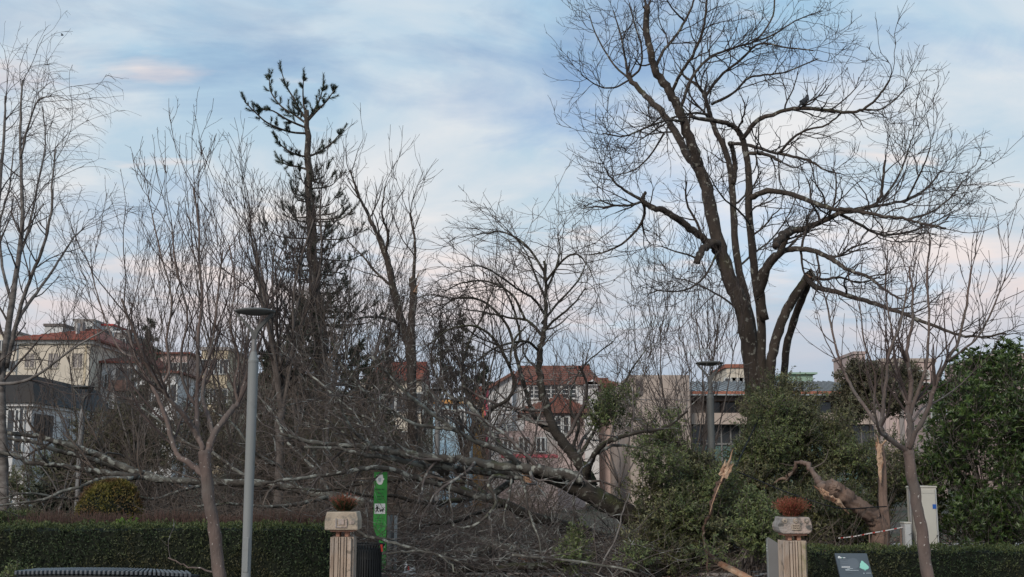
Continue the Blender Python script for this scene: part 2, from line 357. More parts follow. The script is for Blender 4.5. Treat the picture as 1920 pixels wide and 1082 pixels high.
for b in range(8):
    if first is None: first = link_mesh('kerb_stone', G().box(-.49, .49, 18.735, 18.865, .0, .075), M['stone_grey'], kerb, bevel=.01); o = first
    else: o = first.copy(); COL.objects.link(o)
    o.location = (-1.6 + b, 0, 0)

# ------------------------------------------------------------------ buildings
def front_window(par, Y, x0, x1, z0, z1, nx=2, nz=2, frame='frame_white', pane='glass_dark', f=.09, shutter=False):
    """a window in a wall that faces the camera: frame, its pane, glazing bars"""
    g = G(); d = .10
    g.box(x0-f, x0, Y-d, Y+.05, z0-f, z1+f).box(x1, x1+f, Y-d, Y+.05, z0-f, z1+f).box(x0, x1, Y-d, Y+.05, z1, z1+f).box(x0, x1, Y-d-.04, Y+.05, z0-f, z0)
    for k in range(1, nx): xx = x0+(x1-x0)*k/nx; g.box(xx-.03, xx+.03, Y-d+.03, Y+.05, z0, z1)
    for k in range(1, nz): zz = z0+(z1-z0)*k/nz; g.box(x0, x1, Y-d+.04, Y+.05, zz-.025, zz+.025)
    w = part('window', g, M[frame], par)
    link_mesh('pane', G().box(x0, x1, Y-.03, Y+.04, z0, z1), M[pane], w)
def side_window(par, X, y0, y1, z0, z1, sgn=1, frame='frame_white', pane='glass_dark', f=.08):
    g = G(); a, b = sorted((X-.05*sgn, X+.08*sgn))
    g.box(a, b, y0-f, y0, z0-f, z1+f).box(a, b, y1, y1+f, z0-f, z1+f).box(a, b, y0, y1, z1, z1+f).box(a, b, y0, y1, z0-f, z0)
    w = part('window', g, M[frame], par); a, b = sorted((X-.05*sgn, X+.03*sgn))
    link_mesh('pane', G().box(a, b, y0, y1, z0, z1), M[pane], w)
def hip_roof(x0, x1, y0, y1, ze, zr, o=.4, rx=None, th=.18):
    """closed hipped roof with eaves; rx = (ridge start, ridge end)"""
    x0 -= o; x1 += o; y0 -= o; y1 += o; ym = (y0+y1)/2; d = (y1-y0)/2
    a, b = rx if rx else (x0+d, x1-d)
    g = G(); v = [(x0,y0,ze),(x1,y0,ze),(x1,y1,ze),(x0,y1,ze),(a,ym,zr),(b,ym,zr)] + [(x0,y0,ze-th),(x1,y0,ze-th),(x1,y1,ze-th),(x0,y1,ze-th)]
    g.add(v, [(0,1,5,4),(2,3,4,5)]); g.f.append(np.array([[1,2,5],[3,0,4]])); g.f.append(np.array([[0,6,7,1],[1,7,8,2],[2,8,9,3],[3,9,6,0],[6,9,8,7]]))
    return g
def tile_courses(x0, x1, y0, ze, ym, zr, a, b, n):
    """raised tile rows and the ridge on the front slope of a hipped roof"""
    g = G()
    for k in range(n):
        t = (k+.5)/n; xa, xb = x0+(a-x0)*t, x1+(b-x1)*t; y = y0+(ym-y0)*t; z = ze+(zr-ze)*t
        g.box(xa, xb, y-.10, y+.05, z-.02, z+.05)
    g.box(a-.1, b+.1, ym-.14, ym+.14, zr-.05, zr+.14)
    return g
def tiled(par, x0, x1, y0, y1, ze, zr, mat, o=.4, rx=None, n=9):
    r = part('roof', hip_roof(x0, x1, y0, y1, ze, zr, o, rx), M[mat], par); d = (y1-y0)/2 + o
    a, b = rx if rx else (x0-o+d, x1+o-d)
    link_mesh('tile_rows', tile_courses(x0-o, x1+o, y0-o, ze, (y0+y1)/2, zr, a, b, n), M[mat], r)['kind'] = 'stuff'
    return r

# white house with the dark roof, left
b = thing('white_house', 'white two storey house with a dark slab roof and a balcony behind the fallen logs', 'house', (-36, 65, 0))
part('wall', G().box(-47, -26.5, 65, 77, -.3, 5.6), M['wall_white'], b)
g = G(); g.add([(-48, 64.6, 5.6), (-26.2, 64.6, 5.6), (-26.2, 77.3, 5.6), (-48, 77.3, 5.6), (-47.6, 64.9, 7.15), (-26.6, 64.9, 7.15), (-27.1, 77, 7.15), (-47.6, 77, 7.15)],
               [(0,3,2,1),(4,5,6,7),(0,1,5,4),(1,2,6,5),(2,3,7,6),(3,0,4,7)])
part('roof', g, M['roof_dark'], b)
part('cornice', G().box(-47.3, -26.35, 64.75, 77.2, 5.42, 5.595), M['wall_white'], b)
front_window(b, 65, -28.0, -27.2, 4.05, 5.2, 1, 1); front_window(b, 65, AX(0, 65)-.6, AX(8, 65), 3.95, 5.25, 1, 2, pane='glass_green')
g = G().box(AX(15, 65), AX(43, 65), 64.93, 65.05, 3.0, 5.3); w = part('balcony_door', g, M['glass_dark'], b)
g = G().box(AX(13, 65)-.1, AX(15, 65), 64.9, 65.04, 2.95, 5.4).box(AX(43, 65), AX(43, 65)+.1, 64.9, 65.04, 2.95, 5.4).box(AX(28, 65)-.04, AX(28, 65)+.04, 64.9, 64.94, 3, 5.3); link_mesh('frame', g, M['frame_white'], w)
bal = part('balcony', G().box(-31.5, AX(36, 65), 63.7, 64.98, 2.75, 2.98), M['wall_white'], b)
g = G()
for x in np.arange(-31.4, AX(36, 65), .16): g.box(x-.02, x+.02, 63.76, 63.8, 2.98, 3.9)
g.box(-31.5, AX(36, 65), 63.74, 63.82, 3.9, 3.97); link_mesh('railing', g, M['frame_white'], bal)
front_window(b, 65, -30.2, AX(21, 65), .5, 2.35, 2, 1, pane='glass_green')
part('pillar', G().box(AX(23, 64), AX(31, 64), 63.75, 64.1, 0, 2.74), M['wall_white'], b)
for k in range(4):
    y0 = 65.4 + k*.68
    s = part('shutter', G().box(-26.52, -26.42, y0, y0+.54, 3.75, 5.05), M['shutter'], b)
    g = G()
    for q in range(9): g.box(-26.425, -26.40, y0+.05, y0+.49, 3.82+q*.13, 3.9+q*.13)
    link_mesh('slat', g, M['shutter'], s)
for y0 in (69.5, 72.2): side_window(b, -26.5, y0, y0+1.1, 3.8, 5.0)

# cream apartment block with a red hipped roof
Yb = 112
def bld_x(px): return AX(px, Yb, 680)
b = thing('apartment_block', 'cream apartment block under a red hipped roof, above the dark roofed house', 'building', (bld_x(110), Yb, 0))
part('wall', G().box(bld_x(34), bld_x(168), Yb, Yb+16, -1, 14.6), M['wall_cream'], b)
part('cornice', G().box(bld_x(34)-.25, bld_x(168)+.25, Yb-.25, Yb+16.2, 14.2, 14.58), M['frame_white'], b)
tiled(b, bld_x(34), bld_x(168), Yb, Yb+16, 14.7, 16.5, 'roof_red', .7, (bld_x(88), bld_x(130)), 8)
for px in (56, 100, 146):
    for zz in (11.9, 8.9): front_window(b, Yb, bld_x(px)-.45, bld_x(px)+.45, zz, zz+1.35, 2, 1, frame='wall_cream', pane='wall_grey')
part('plaster_strip', G().box(bld_x(158), bld_x(162), Yb-.06, Yb+.02, 0, 14.15), M['wall_yellow'], b)
g = G().box(bld_x(96)-.4, bld_x(96)+.4, Yb+6.5, Yb+7.3, 15.6, 17.2); part('chimney', g, M['wall_grey'], b)
g = G().box(bld_x(113), bld_x(116), Yb+3.5, Yb+4.2, 14.9, 16.7); part('chimney', g, M['frame_white'], b)
b = thing('balcony_building', 'pale block of flats with dark brown balconies beside the red hipped roof', 'building', (bld_x(205), Yb+3, 0))
part('wall', G().box(bld_x(171), bld_x(236), Yb+3, Yb+18, -1, 12.6), M['wall_white'], b)
part('roof', hip_roof(bld_x(171), bld_x(236), Yb+3, Yb+18, 12.8, 14.2, .5, (bld_x(185), bld_x(222))), M['roof_red'], b)
for zz in (4.2, 7.0, 9.8):
    s = part('balcony', G().box(bld_x(196), bld_x(235), Yb+1.5, Yb+2.97, zz, zz+1.05), M['wall_brown'], b)
    front_window(b, Yb+3, bld_x(178), bld_x(188), zz+.3, zz+1.7, 2, 1)
    part('recess', G().box(bld_x(199), bld_x(232), Yb+2.9, Yb+3.04, zz+1.1, zz+2.3), M['glass_dark'], b)
def block(name, label, Y, px0, px1, ytop, depth, mat, wins=0, rows=3, roof=None, ledge=None, ybot=None, cat='building', step=3.0, wh=1.4):
    x0, x1, zt = AX(px0, Y, ytop), AX(px1, Y, ytop), AZ(ytop, Y)
    b = thing(name, label, cat, ((x0+x1)/2, Y, 0))
    zb = float(min(hill(x0, Y), hill(x1, Y)))
    part('wall', G().box(x0, x1, Y, Y+depth, zb-2, zt), M[mat], b)
    if ledge: part('parapet', G().box(x0-.15, x1+.15, Y-.15, Y+depth+.15, zt+.003, zt+.35), M[ledge], b)
    if roof: part('roof', hip_roof(x0, x1, Y, Y+depth, zt+.19, zt+.19+(x1-x0)*.13, .4, (x0+(x1-x0)*.35, x0+(x1-x0)*.65)), M[roof], b)
    for r in range(rows):
        for k in range(wins):
            xc = x0+(x1-x0)*(k+.5)/wins; z = zt-1.0-wh-r*step
            if z > zb + .5: front_window(b, Y, xc-.5, xc+.5, z, z+wh, 2, 1)
    return b
block('white_tower_block', 'white stepped block of flats far off on the hill, tallest above the red roofs', 210, 138, 176, 602, 14, 'wall_white', 3, 3, ledge='wall_grey')
block('white_hillside_flats', 'grey white flats with a red flat top beside the tallest white block', 214, 178, 212, 611, 14, 'wall_white', 3, 3, ledge='red')
block('grey_hillside_flats', 'pale flats at the right end of the white hill row', 190, 214, 236, 624, 14, 'wall_grey', 2, 3, ledge='wall_white')
block('red_brick_flats', 'low red walled house below the white hill flats', 160, 206, 262, 648, 10, 'wall_hotpink', 3, 1, roof='roof_red')
block('left_edge_flats', 'pale long flats at the left edge behind the birch', 170, -40, 34, 626, 12, 'wall_cream', 5, 2, ledge='wall_grey')
block('roof_house', 'small white house with a lead grey cap over the cream block', 150, 84, 118, 612, 8, 'wall_white', 3, 1, ledge='band_dark')
block('yellow_house', 'ochre yellow house behind the shoots of the left young tree', 120, 378, 428, 657, 10, 'wall_yellow', 3, 2, ledge='wall_grey')
block('rose_house', 'rose plastered house to the left of the ochre one', 126, 300, 352, 664, 10, 'wall_rose', 3, 2, roof='roof_red')
block('white_cottage', 'white cottage wall glimpsed behind the tangled crowns left of the conifer', 100, 262, 330, 700, 10, 'wall_white', 4, 2, roof='roof_brick')
b = block('red_roofed_house', 'cream house with a tall faded red roof behind the broken forked tree', 92, 668, 792, 714, 10, 'wall_cream', 5, 2)
x0, x1 = AX(698, 92, 700), AX(792, 92, 700)
g = G(); zt = AZ(714, 92); zr = AZ(667, 92)
g.add([(x0, 91.6, zt+.003), (x1, 91.6, zt+.003), (x1, 102.4, zt+.003), (x0, 102.4, zt+.003), (x0, 97, zr), (x1, 97, zr)], [(0,1,5,4),(2,3,4,5),(3,2,1,0)]); g.f.append(np.array([[1,2,5],[3,0,4]]))
r = part('roof', g, M['roof_red'], b)
g = G()
for k in range(14):
    t = (k+.5)/14; y = 91.6+5.4*t; z = zt+(zr-zt)*t; g.box(x0, x1, y-.12, y+.05, z-.05, z+.06)
link_mesh('tile_rows', g, M['roof_red'], r)['kind'] = 'stuff'

# white house with the tiled roof, centre
Yc = 70.0
cx = lambda px, py=730: AX(px, Yc, py)
b = thing('tiled_white_house', 'white house with a long brick red tiled roof and paned windows behind the fallen tree', 'house', (cx(1030), Yc, 0))
ze = AZ(716, Yc)
part('wall', G().box(cx(961), cx(1122), Yc, Yc+9, -.3, ze-.2), M['wall_white'], b)
tiled(b, cx(961), cx(1122), Yc, Yc+9, ze, AZ(690, Yc+4.5), 'roof_brick', .25, (cx(975), cx(1112)), 7)
for px in (1033, 1067): front_window(b, Yc, cx(px)-.40, cx(px)+.40, AZ(746, Yc), AZ(723, Yc), 2, 3, f=.12, pane='glass_dark')
front_window(b, Yc, cx(1001)-.3, cx(1001)+.3, AZ(746, Yc), AZ(725, Yc), 2, 3, f=.1)
g = G(); xa, xb, xm = cx(917), cx(960), cx(960)
g.add([(xa, Yc-.6, -.3), (xb, Yc-.6, -.3), (xb, Yc-.6, AZ(703, Yc)), (xa, Yc-.6, AZ(733, Yc)), (xa, Yc+8, -.3), (xb, Yc+8, -.3), (xb, Yc+8, AZ(703, Yc)), (xa, Yc+8, AZ(733, Yc))],
      [(0,1,2,3),(5,4,7,6),(0,3,7,4),(1,5,6,2),(3,2,6,7)]); part('gable_wall', g, M['wall_white'], b)
g = G().prism([(xa-.35, Yc-.9, AZ(738, Yc)), (xb+.15, Yc-.9, AZ(702.5, Yc)), (xb+.15, Yc-.9, AZ(697, Yc)), (xa-.35, Yc-.9, AZ(731.5, Yc))], (0, 9.3, 0)); part('gable_roof', g, M['roof_brick'], b)
g = G(); xa, xb = cx(1092), cx(1124)
g.prism([(xa, Yc-.25, ze-.22), (xb, Yc-.25, ze-.22), (cx(1111), Yc-.25, AZ(712, Yc))], (0, .24, 0)); part('gable_end', g, M['wall_white'], b)
g = G().box(cx(1069), cx(1082), Yc+4, Yc+5, AZ(700, Yc), AZ(678, Yc)).box(cx(1067.5), cx(1083.5), Yc+3.9, Yc+5.1, AZ(678, Yc), AZ(676, Yc)); part('chimney', g, M['wall_grey'], b)
b = thing('annex_house', 'plain rose walled annex with a lower brick red roof right of the white house', 'house', (cx(1145), Yc+1, 0))
part('wall', G().box(cx(1125), cx(1172), Yc+1, Yc+9, -.3, AZ(722, Yc)), M['wall_rose'], b)
tiled(b, cx(1125), cx(1172), Yc+1, Yc+9, AZ(721, Yc), AZ(700, Yc), 'roof_brick', .25, (cx(1126), cx(1150)), 6)
# hip-roofed pavilion in front of it
Yp = 56.0
hx = lambda px, py=770: AX(px, Yp, py)
b = thing('hip_roof_house', 'low house with a red brown hipped roof in front of the white tiled house', 'house', (hx(1040), Yp, 0))
part('wall', G().box(hx(985), hx(1096), Yp, Yp+6, -.3, AZ(770, Yp)), M['wall_rose'], b)
tiled(b, hx(985), hx(1096), Yp, Yp+6, AZ(768, Yp), AZ(737, Yp), 'roof_brick', .35, (hx(1046), hx(1058)), 9)
part('door', G().box(hx(1070), hx(1093), Yp-.06, Yp+.03, AZ(798, Yp), AZ(777, Yp)), M['wall_brown'], b)
for px in (1048, 1060): front_window(b, Yp, hx(px)-.14, hx(px)+.14, AZ(812, Yp), AZ(783, Yp), 1, 2)
b = thing('pink_house', 'low dusty pink house wall with small windows behind the fallen limbs', 'house', (AX(990, 50), 50, 0))
part('wall', G().box(AX(935, 50), AX(1045, 50), 50, 53, -.3, AZ(808, 50)), M['wall_pink'], b)
for px in (952, 982, 1014): front_window(b, 50, AX(px, 50)-.16, AX(px, 50)+.16, AZ(846, 50), AZ(822, 50), 2, 1, f=.05)
part('painted_band', G().box(AX(940, 50), AX(1045, 50)+.02, 49.96, 50.02, AZ(858, 50), AZ(852, 50)), M['wall_hotpink'], b)
b = thing('orange_house', 'small house painted orange and bright pink left of the white gable', 'house', (AX(898, 64), 64, 0))
part('wall', G().box(AX(884, 64), AX(912, 64), 64, 67, -.3, AZ(751, 64)), M['wall_orange'], b)
part('corner_strip', G().box(AX(908, 64), AX(914, 64), 63.9, 67, -.3, AZ(727, 64)), M['wall_hotpink'], b)
part('roof', G().prism([(AX(880, 64), 63.5, AZ(750, 64)), (AX(908, 64)-.01, 63.5, AZ(750, 64)), (AX(908, 64)-.01, 63.5, AZ(722, 64)), (AX(897, 64), 63.5, AZ(728, 64))], (0, 3.8, 0)), M['roof_red'], b)
front_window(b, 64, AX(891, 64), AX(899, 64), AZ(780, 64), AZ(762, 64), 1, 2)
b = thing('blue_house', 'low house with a pale blue painted front between the bare trees', 'house', (AX(856, 60), 60, 0))
part('wall', G().box(AX(812, 60), AX(882, 60), 60, 64, -.3, AZ(757, 60)), M['wall_blue'], b)
part('parapet', G().box(AX(812, 60)-.1, AX(882, 60)+.1, 59.85, 64.1, AZ(757, 60)+.003, AZ(750, 60)), M['wall_orange'], b)
for px in (828, 858): front_window(b, 60, AX(px, 60), AX(px+12, 60), AZ(795, 60), AZ(770, 60), 2, 1)

# long modern building, right of centre
Ym = 60.0
mx = lambda px, py=760: AX(px, Ym, py); mz = lambda py: AZ(py, Ym)
b = thing('modern_building', 'long beige modern building with a metal roof, dark window band and green glass front', 'building', (mx(1370), Ym, 0))
part('end_wall', G().box(mx(1176), mx(1287), Ym-1.2, Ym+14, -.3, mz(707)), M['wall_beige'], b)
g = G()
for px in (1197, 1232, 1262): g.box(mx(px)-.02, mx(px)+.02, Ym-1.23, Ym-1.1, 0, mz(708))
for py in (752, 800, 850): g.box(mx(1176), mx(1287), Ym-1.225, Ym-1.15, mz(py)-.02, mz(py)+.02)
part('wall_joint', g, M['wall_grey'], b)
part('vent', G().box(mx(1188), mx(1199), Ym-1.3, Ym-1.15, mz(744), mz(717)), M['band_dark'], b)
part('core_wall', G().box(mx(1289), mx(1640), Ym+.6, Ym+14, -.3, mz(741)), M['band_dark'], b)
part('top_band', G().box(mx(1289), mx(1640), Ym-.25, Ym+.58, mz(752), mz(740.5)), M['band_dark'], b)
for k in range(11):
    xa = mx(1298+k*30); fr = G().box(xa-.06, xa, Ym+.35, Ym+.7, mz(774), mz(752.5)).box(xa+.7, xa+.76, Ym+.35, Ym+.7, mz(774), mz(752.5))
    w = part('window', fr, M['shutter'], b); link_mesh('pane', G().box(xa, xa+.7, Ym+.5, Ym+.66, mz(774), mz(752.5)), M['glass_dark' if k % 3 else 'wall_beige'], w)
part('spandrel_band', G().box(mx(1289), mx(1640), Ym-.35, Ym+.58, mz(796), mz(775)), M['wall_beige'], b)
gl = part('glass_front', G().box(mx(1289), mx(1640), Ym+.35, Ym+.58, .1, mz(797)), M['glass_green'], b)
for k in range(20):
    xa = mx(1300+k*17.5); o = link_mesh('mullion', G().box(xa-.035, xa+.035, Ym+.22, Ym+.36, .1, mz(797)), M['metal_slab'], gl)
link_mesh('transom', G().box(mx(1289), mx(1640), Ym+.24, Ym+.34, mz(832)-.05, mz(832)+.05), M['metal_slab'], gl)
link_mesh('upper_glass', G().box(mx(1289), mx(1640), Ym+.30, Ym+.348, mz(829), mz(798)), M['glass_dark'], gl)  # darker glass band above the transom
g = G().prism([(mx(1287.5), Ym-.6, mz(737)), (mx(1650), Ym-.6, mz(737)), (mx(1650), Ym+9, AZ(716, Ym+9)), (mx(1287.5), Ym+9, AZ(716, Ym+9))], (0, 0, -.15)); rf = part('roof', g, M['roof_metal'], b)
for k in range(32):
    xa = mx(1292+k*11.3); p0, p1 = (xa, Ym-.58, mz(737)+.03), (xa, Ym+8.9, AZ(716, Ym+9)+.03)
    link_mesh('seam', G().tube([p0, p1], [.035, .035], 4), M['metal_slab'], rf)
part('fascia', G().box(mx(1287.5), mx(1655), Ym-.75, Ym-.61, mz(741), mz(735.5)), M['fascia'], b)
part('gutter', G().box(mx(1287.5), mx(1655), Ym-.85, Ym-.3, mz(743.5), mz(741.1)), M['roof_metal'], b)
block('green_roof_hall', 'pale green gabled hall rising behind the metal roof', 125, 1478, 1524, 702, 14, 'roof_green', 0, 0, roof='roof_green')
block('cream_roof_block', 'cream rooftop block with a red edge behind the big trunk', 110, 1362, 1402, 690, 8, 'wall_cream', 3, 1, ledge='fascia', cat='building')
block('slim_rose_tower', 'slim rose coloured tower left of the wide rose flats', 150, 1602, 1622, 664, 10, 'wall_rose', 1, 3, ledge='wall_pink')
b = block('wide_rose_flats', 'wide rose beige flats with a grey stair strip behind the right young tree', 110, 1655, 1752, 679, 12, 'wall_rose', 0, 0, ledge='wall_beige')
part('stair_strip', G().box(AX(1681, 110, 700), AX(1689, 110, 700), 109.8, 110.05, 0, AZ(680, 110)), M['wall_grey'], b)
for px in (1663, 1700, 1718, 1738):
    for py in (700, 722): front_window(b, 110, AX(px, 110)-.4, AX(px, 110)+.4, AZ(py+9, 110), AZ(py-4, 110), 1, 1, pane='wall_grey')
block('right_edge_flats', 'rose beige flats at the right edge behind the evergreen tree', 105, 1862, 1899, 671, 12, 'wall_rose', 2, 2, ledge='wall_beige')
block('stepped_edge_flats', 'taller rose beige flats cut by the right edge of the photo', 108, 1904, 1990, 669, 12, 'wall_rose', 3, 2, ledge='wall_beige')
block('brick_shed', 'low red brown shed roofs under the wide rose flats', 90, 1748, 1766, 728, 6, 'wall_pink', 1, 1, ledge='roof_red', cat='shed')

# ------------------------------------------------------------------ tree growing
def catmull(P, per=5):
    P = np.asarray(P, float)
    if len(P) == 2: return np.linspace(P[0], P[1], per + 1)
    Q = np.vstack([2*P[0]-P[1], P, 2*P[-1]-P[-2]]); out = []
    for i in range(1, len(Q)-2):
        t = np.linspace(0, 1, per, endpoint=False)[:, None]; a, b, c, d = Q[i-1], Q[i], Q[i+1], Q[i+2]
        out.append(.5*((2*b) + (c-a)*t + (2*a-5*b+4*c-d)*t*t + (3*b-a-3*c+d)*t**3))
    return np.vstack(out + [P[-1:]])
def trace(pts, Y, per=5):
    """photo points (x, y, metres behind Y) -> a smooth 3-D path"""
    return catmull([at(p[0], p[1], Y + (p[2] if len(p) > 2 else 0)) for p in pts], per)
def grow(rng, P, R, dens, L, t=(.2, 1), ang=(35, 65), m=5, wander=.18, trop=(0, 0, .08), rr=.6, rmin=.003, taper=.5, short=.5):
    B, n, _ = P.shape
    arc = np.linalg.norm(np.diff(P, axis=1), axis=2).sum(1)
    cnt = np.maximum(1, np.round(arc*dens*(t[1]-t[0]) + rng.uniform(-.5, .5, B))).astype(int)
    idx = np.repeat(np.arange(B), cnt); N = len(idx)
    tt = t[0] + (t[1]-t[0])*rng.random(N)
    f = tt*(n-1); i = np.minimum(f.astype(int), n-2); w = (f-i)[:, None]
    p = P[idx, i]*(1-w) + P[idx, i+1]*w; T = nrm(P[idx, i+1]-P[idx, i]); r = R[idx, i]*(1-w[:, 0]) + R[idx, i+1]*w[:, 0]
    q = rng.standard_normal((N, 3)); q = nrm(q - (q*T).sum(1, keepdims=True)*T)
    a = np.radians(rng.uniform(ang[0], ang[1], N))[:, None]
    d = T*np.cos(a) + q*np.sin(a)
    Ln = rng.uniform(L[0], L[1], N)*(1-short*tt)
    out = np.zeros((N, m+1, 3)); out[:, 0] = p; tr = np.array(trop)
    for s in range(m):
        d = nrm(d + wander*rng.standard_normal((N, 3)) + tr)
        p = p + d*(Ln/m)[:, None]; out[:, s+1] = p
    r0 = np.clip(np.minimum(r*rr, Ln*.02 + rmin), rmin, None)
    RR = r0[:, None]*np.linspace(1, taper, m+1)[None]; RR = np.maximum(RR, rmin*.75)
    return out, RR
def wobble(P, rng, amp):
    n = len(P); w = rng.standard_normal((n, 3))*amp; w[0] = 0; w[-1] = 0
    return P + w
def bare_tree(name, label, cat, Y, stems, levels, bark, twig, base, seed, group=None, knobs=True, root=None, limb_name='limb', trunk_mat=None):
    """stems: (kind, path or photo points, r0, r1 in photo pixels, [twig density factor]); one trunk part, a part per limb, twigs as one mass"""
    rng = np.random.default_rng(seed)
    root = root or thing(name, label, cat, base, group)
    tg = G(); px = Y/FPX; first = []; any_trunk = False
    for st in stems:
        kind, pts, r0, r1 = st[:4]; fac = st[4] if len(st) > 4 else 1.0
        P = pts if isinstance(pts, np.ndarray) else trace(pts, Y)
        n = len(P); R = np.interp(np.linspace(0, 1, n), [0, 1], [r0*px, r1*px])
        P = wobble(P, rng, min(R.mean()*(.07 if kind == 'trunk' else .18), .03)); R = R*(1 + rng.uniform(-.05, .05, n))
        k = 10 if r0*px > .06 else 7
        if kind == 'trunk': tg.tube(P, R, k, True, .035, rng); any_trunk = True
        else: part(limb_name, G().tube(P, R, k, True, .035, rng), M['bark_mossy' if kind == 'dark' else bark], root, smooth=True)
        if fac > 0: first.append((P, R, fac))
    if any_trunk: part('trunk', tg, M[trunk_mat or bark], root, smooth=True)
    tw = G(); cur = None
    for li, lv in enumerate(levels):
        lv = dict(lv); tip = lv.pop('tip', 0); dens = lv.pop('dens')
        if li == 0:
            Ps, Rs = [], []
            for P, R, fac in first:
                a, r = grow(rng, P[None], R[None], dens*fac, **lv); Ps.append(a); Rs.append(r)
                if tip:
                    l2 = dict(lv); l2['t'] = (.93, 1.0); l2['ang'] = (5, 35); arc = np.linalg.norm(np.diff(P, axis=0), axis=1).sum()
                    l2['short'] = .2
                    a, r = grow(rng, P[None], R[None], tip/(.07*max(arc, .1)), **l2); Ps.append(a); Rs.append(r)
            cur = (np.concatenate(Ps), np.concatenate(Rs))
        else:
            a, r = grow(rng, *cur, dens, **lv)
            if tip:
                l2 = dict(lv); l2['t'] = (.9, 1.0); l2['ang'] = (8, 35); l2['short'] = .2
                a2, r2 = grow(rng, *cur, tip*4, **l2); a = np.concatenate([a, a2]); r = np.concatenate([r, r2])
            cur = (a, r)
        if li == 0: tw.tube(*cur, 5)
        else: tw.tube(*cur, 4 if li == 1 and cur[1].max() > .008 else 3)
    if levels: part('twigs', tw, M[twig], root, kind='stuff', smooth=True)
    return root
def splinter(p, d, r, L, n, rng, g=None):
    """torn wood: uneven, ragged, tapering shards"""
    g = g or G(); d = nrm(np.array(d, float)); ax = np.eye(3)[np.argmin(np.abs(d))]; u = nrm(np.cross(d, ax)); v = np.cross(d, u)
    for k in range(n):
        a = rng.uniform(0, 2*pi); q = p + (u*cos(a)+v*sin(a))*r*rng.uniform(.1, .8); l = L*(rng.uniform(.2, .55) if k else 1.0); w = r*rng.uniform(.22, .5)
        e = nrm(d + rng.standard_normal(3)*.13); m = 7; t = np.linspace(0, 1, m)[:, None]
        P = q - d*r*.8 + e*(l+r*.8)*t + rng.standard_normal((m, 3))*w*.13; R = w*(1-t[:, 0])**.75*rng.uniform(.7, 1.25, m)+.0012
        g.tube(P, R, 5, True, .28, rng)
    return g
def ridged(P, R, k, rng):
    """a trunk with long bark ridges and furrows that run along it"""
    g = G().tube(P, R, k, True); n = len(P); v = g.v[0].reshape(n, k, 3); m = 1 + .09*rng.standard_normal(k)[None] + np.cumsum(.035*rng.standard_normal((n, k)), 0)*.6
    v[:] = P[:, None] + (v - P[:, None])*np.clip(m, .78, 1.25)[..., None]; return g
def torn_strip(P, W, rng, thick=.03):
    """a long ragged slab of bared wood along a path"""
    n = len(P); w = np.interp(np.linspace(0, 1, n), np.linspace(0, 1, len(W)), W); T = nrm(np.gradient(P, axis=0)); S = nrm(np.cross(T, [0, 1., 0]))
    a = P + S*(w*rng.uniform(.7, 1.3, n))[:, None]; b = P - S*(w*rng.uniform(.7, 1.3, n))[:, None]; c = P + [0, -1., 0]*(thick*rng.uniform(.3, 1.0, n))[:, None] + S*(w*rng.uniform(-.5, .5, n))[:, None]; d = P + [0, thick*.8, 0]
    v = np.stack([a, c, b, d], 1).reshape(-1, 3); f = [(i*4+k, i*4+(k+1) % 4, i*4+4+(k+1) % 4, i*4+4+k) for i in range(n-1) for k in range(4)]
    return G().add(v, f)

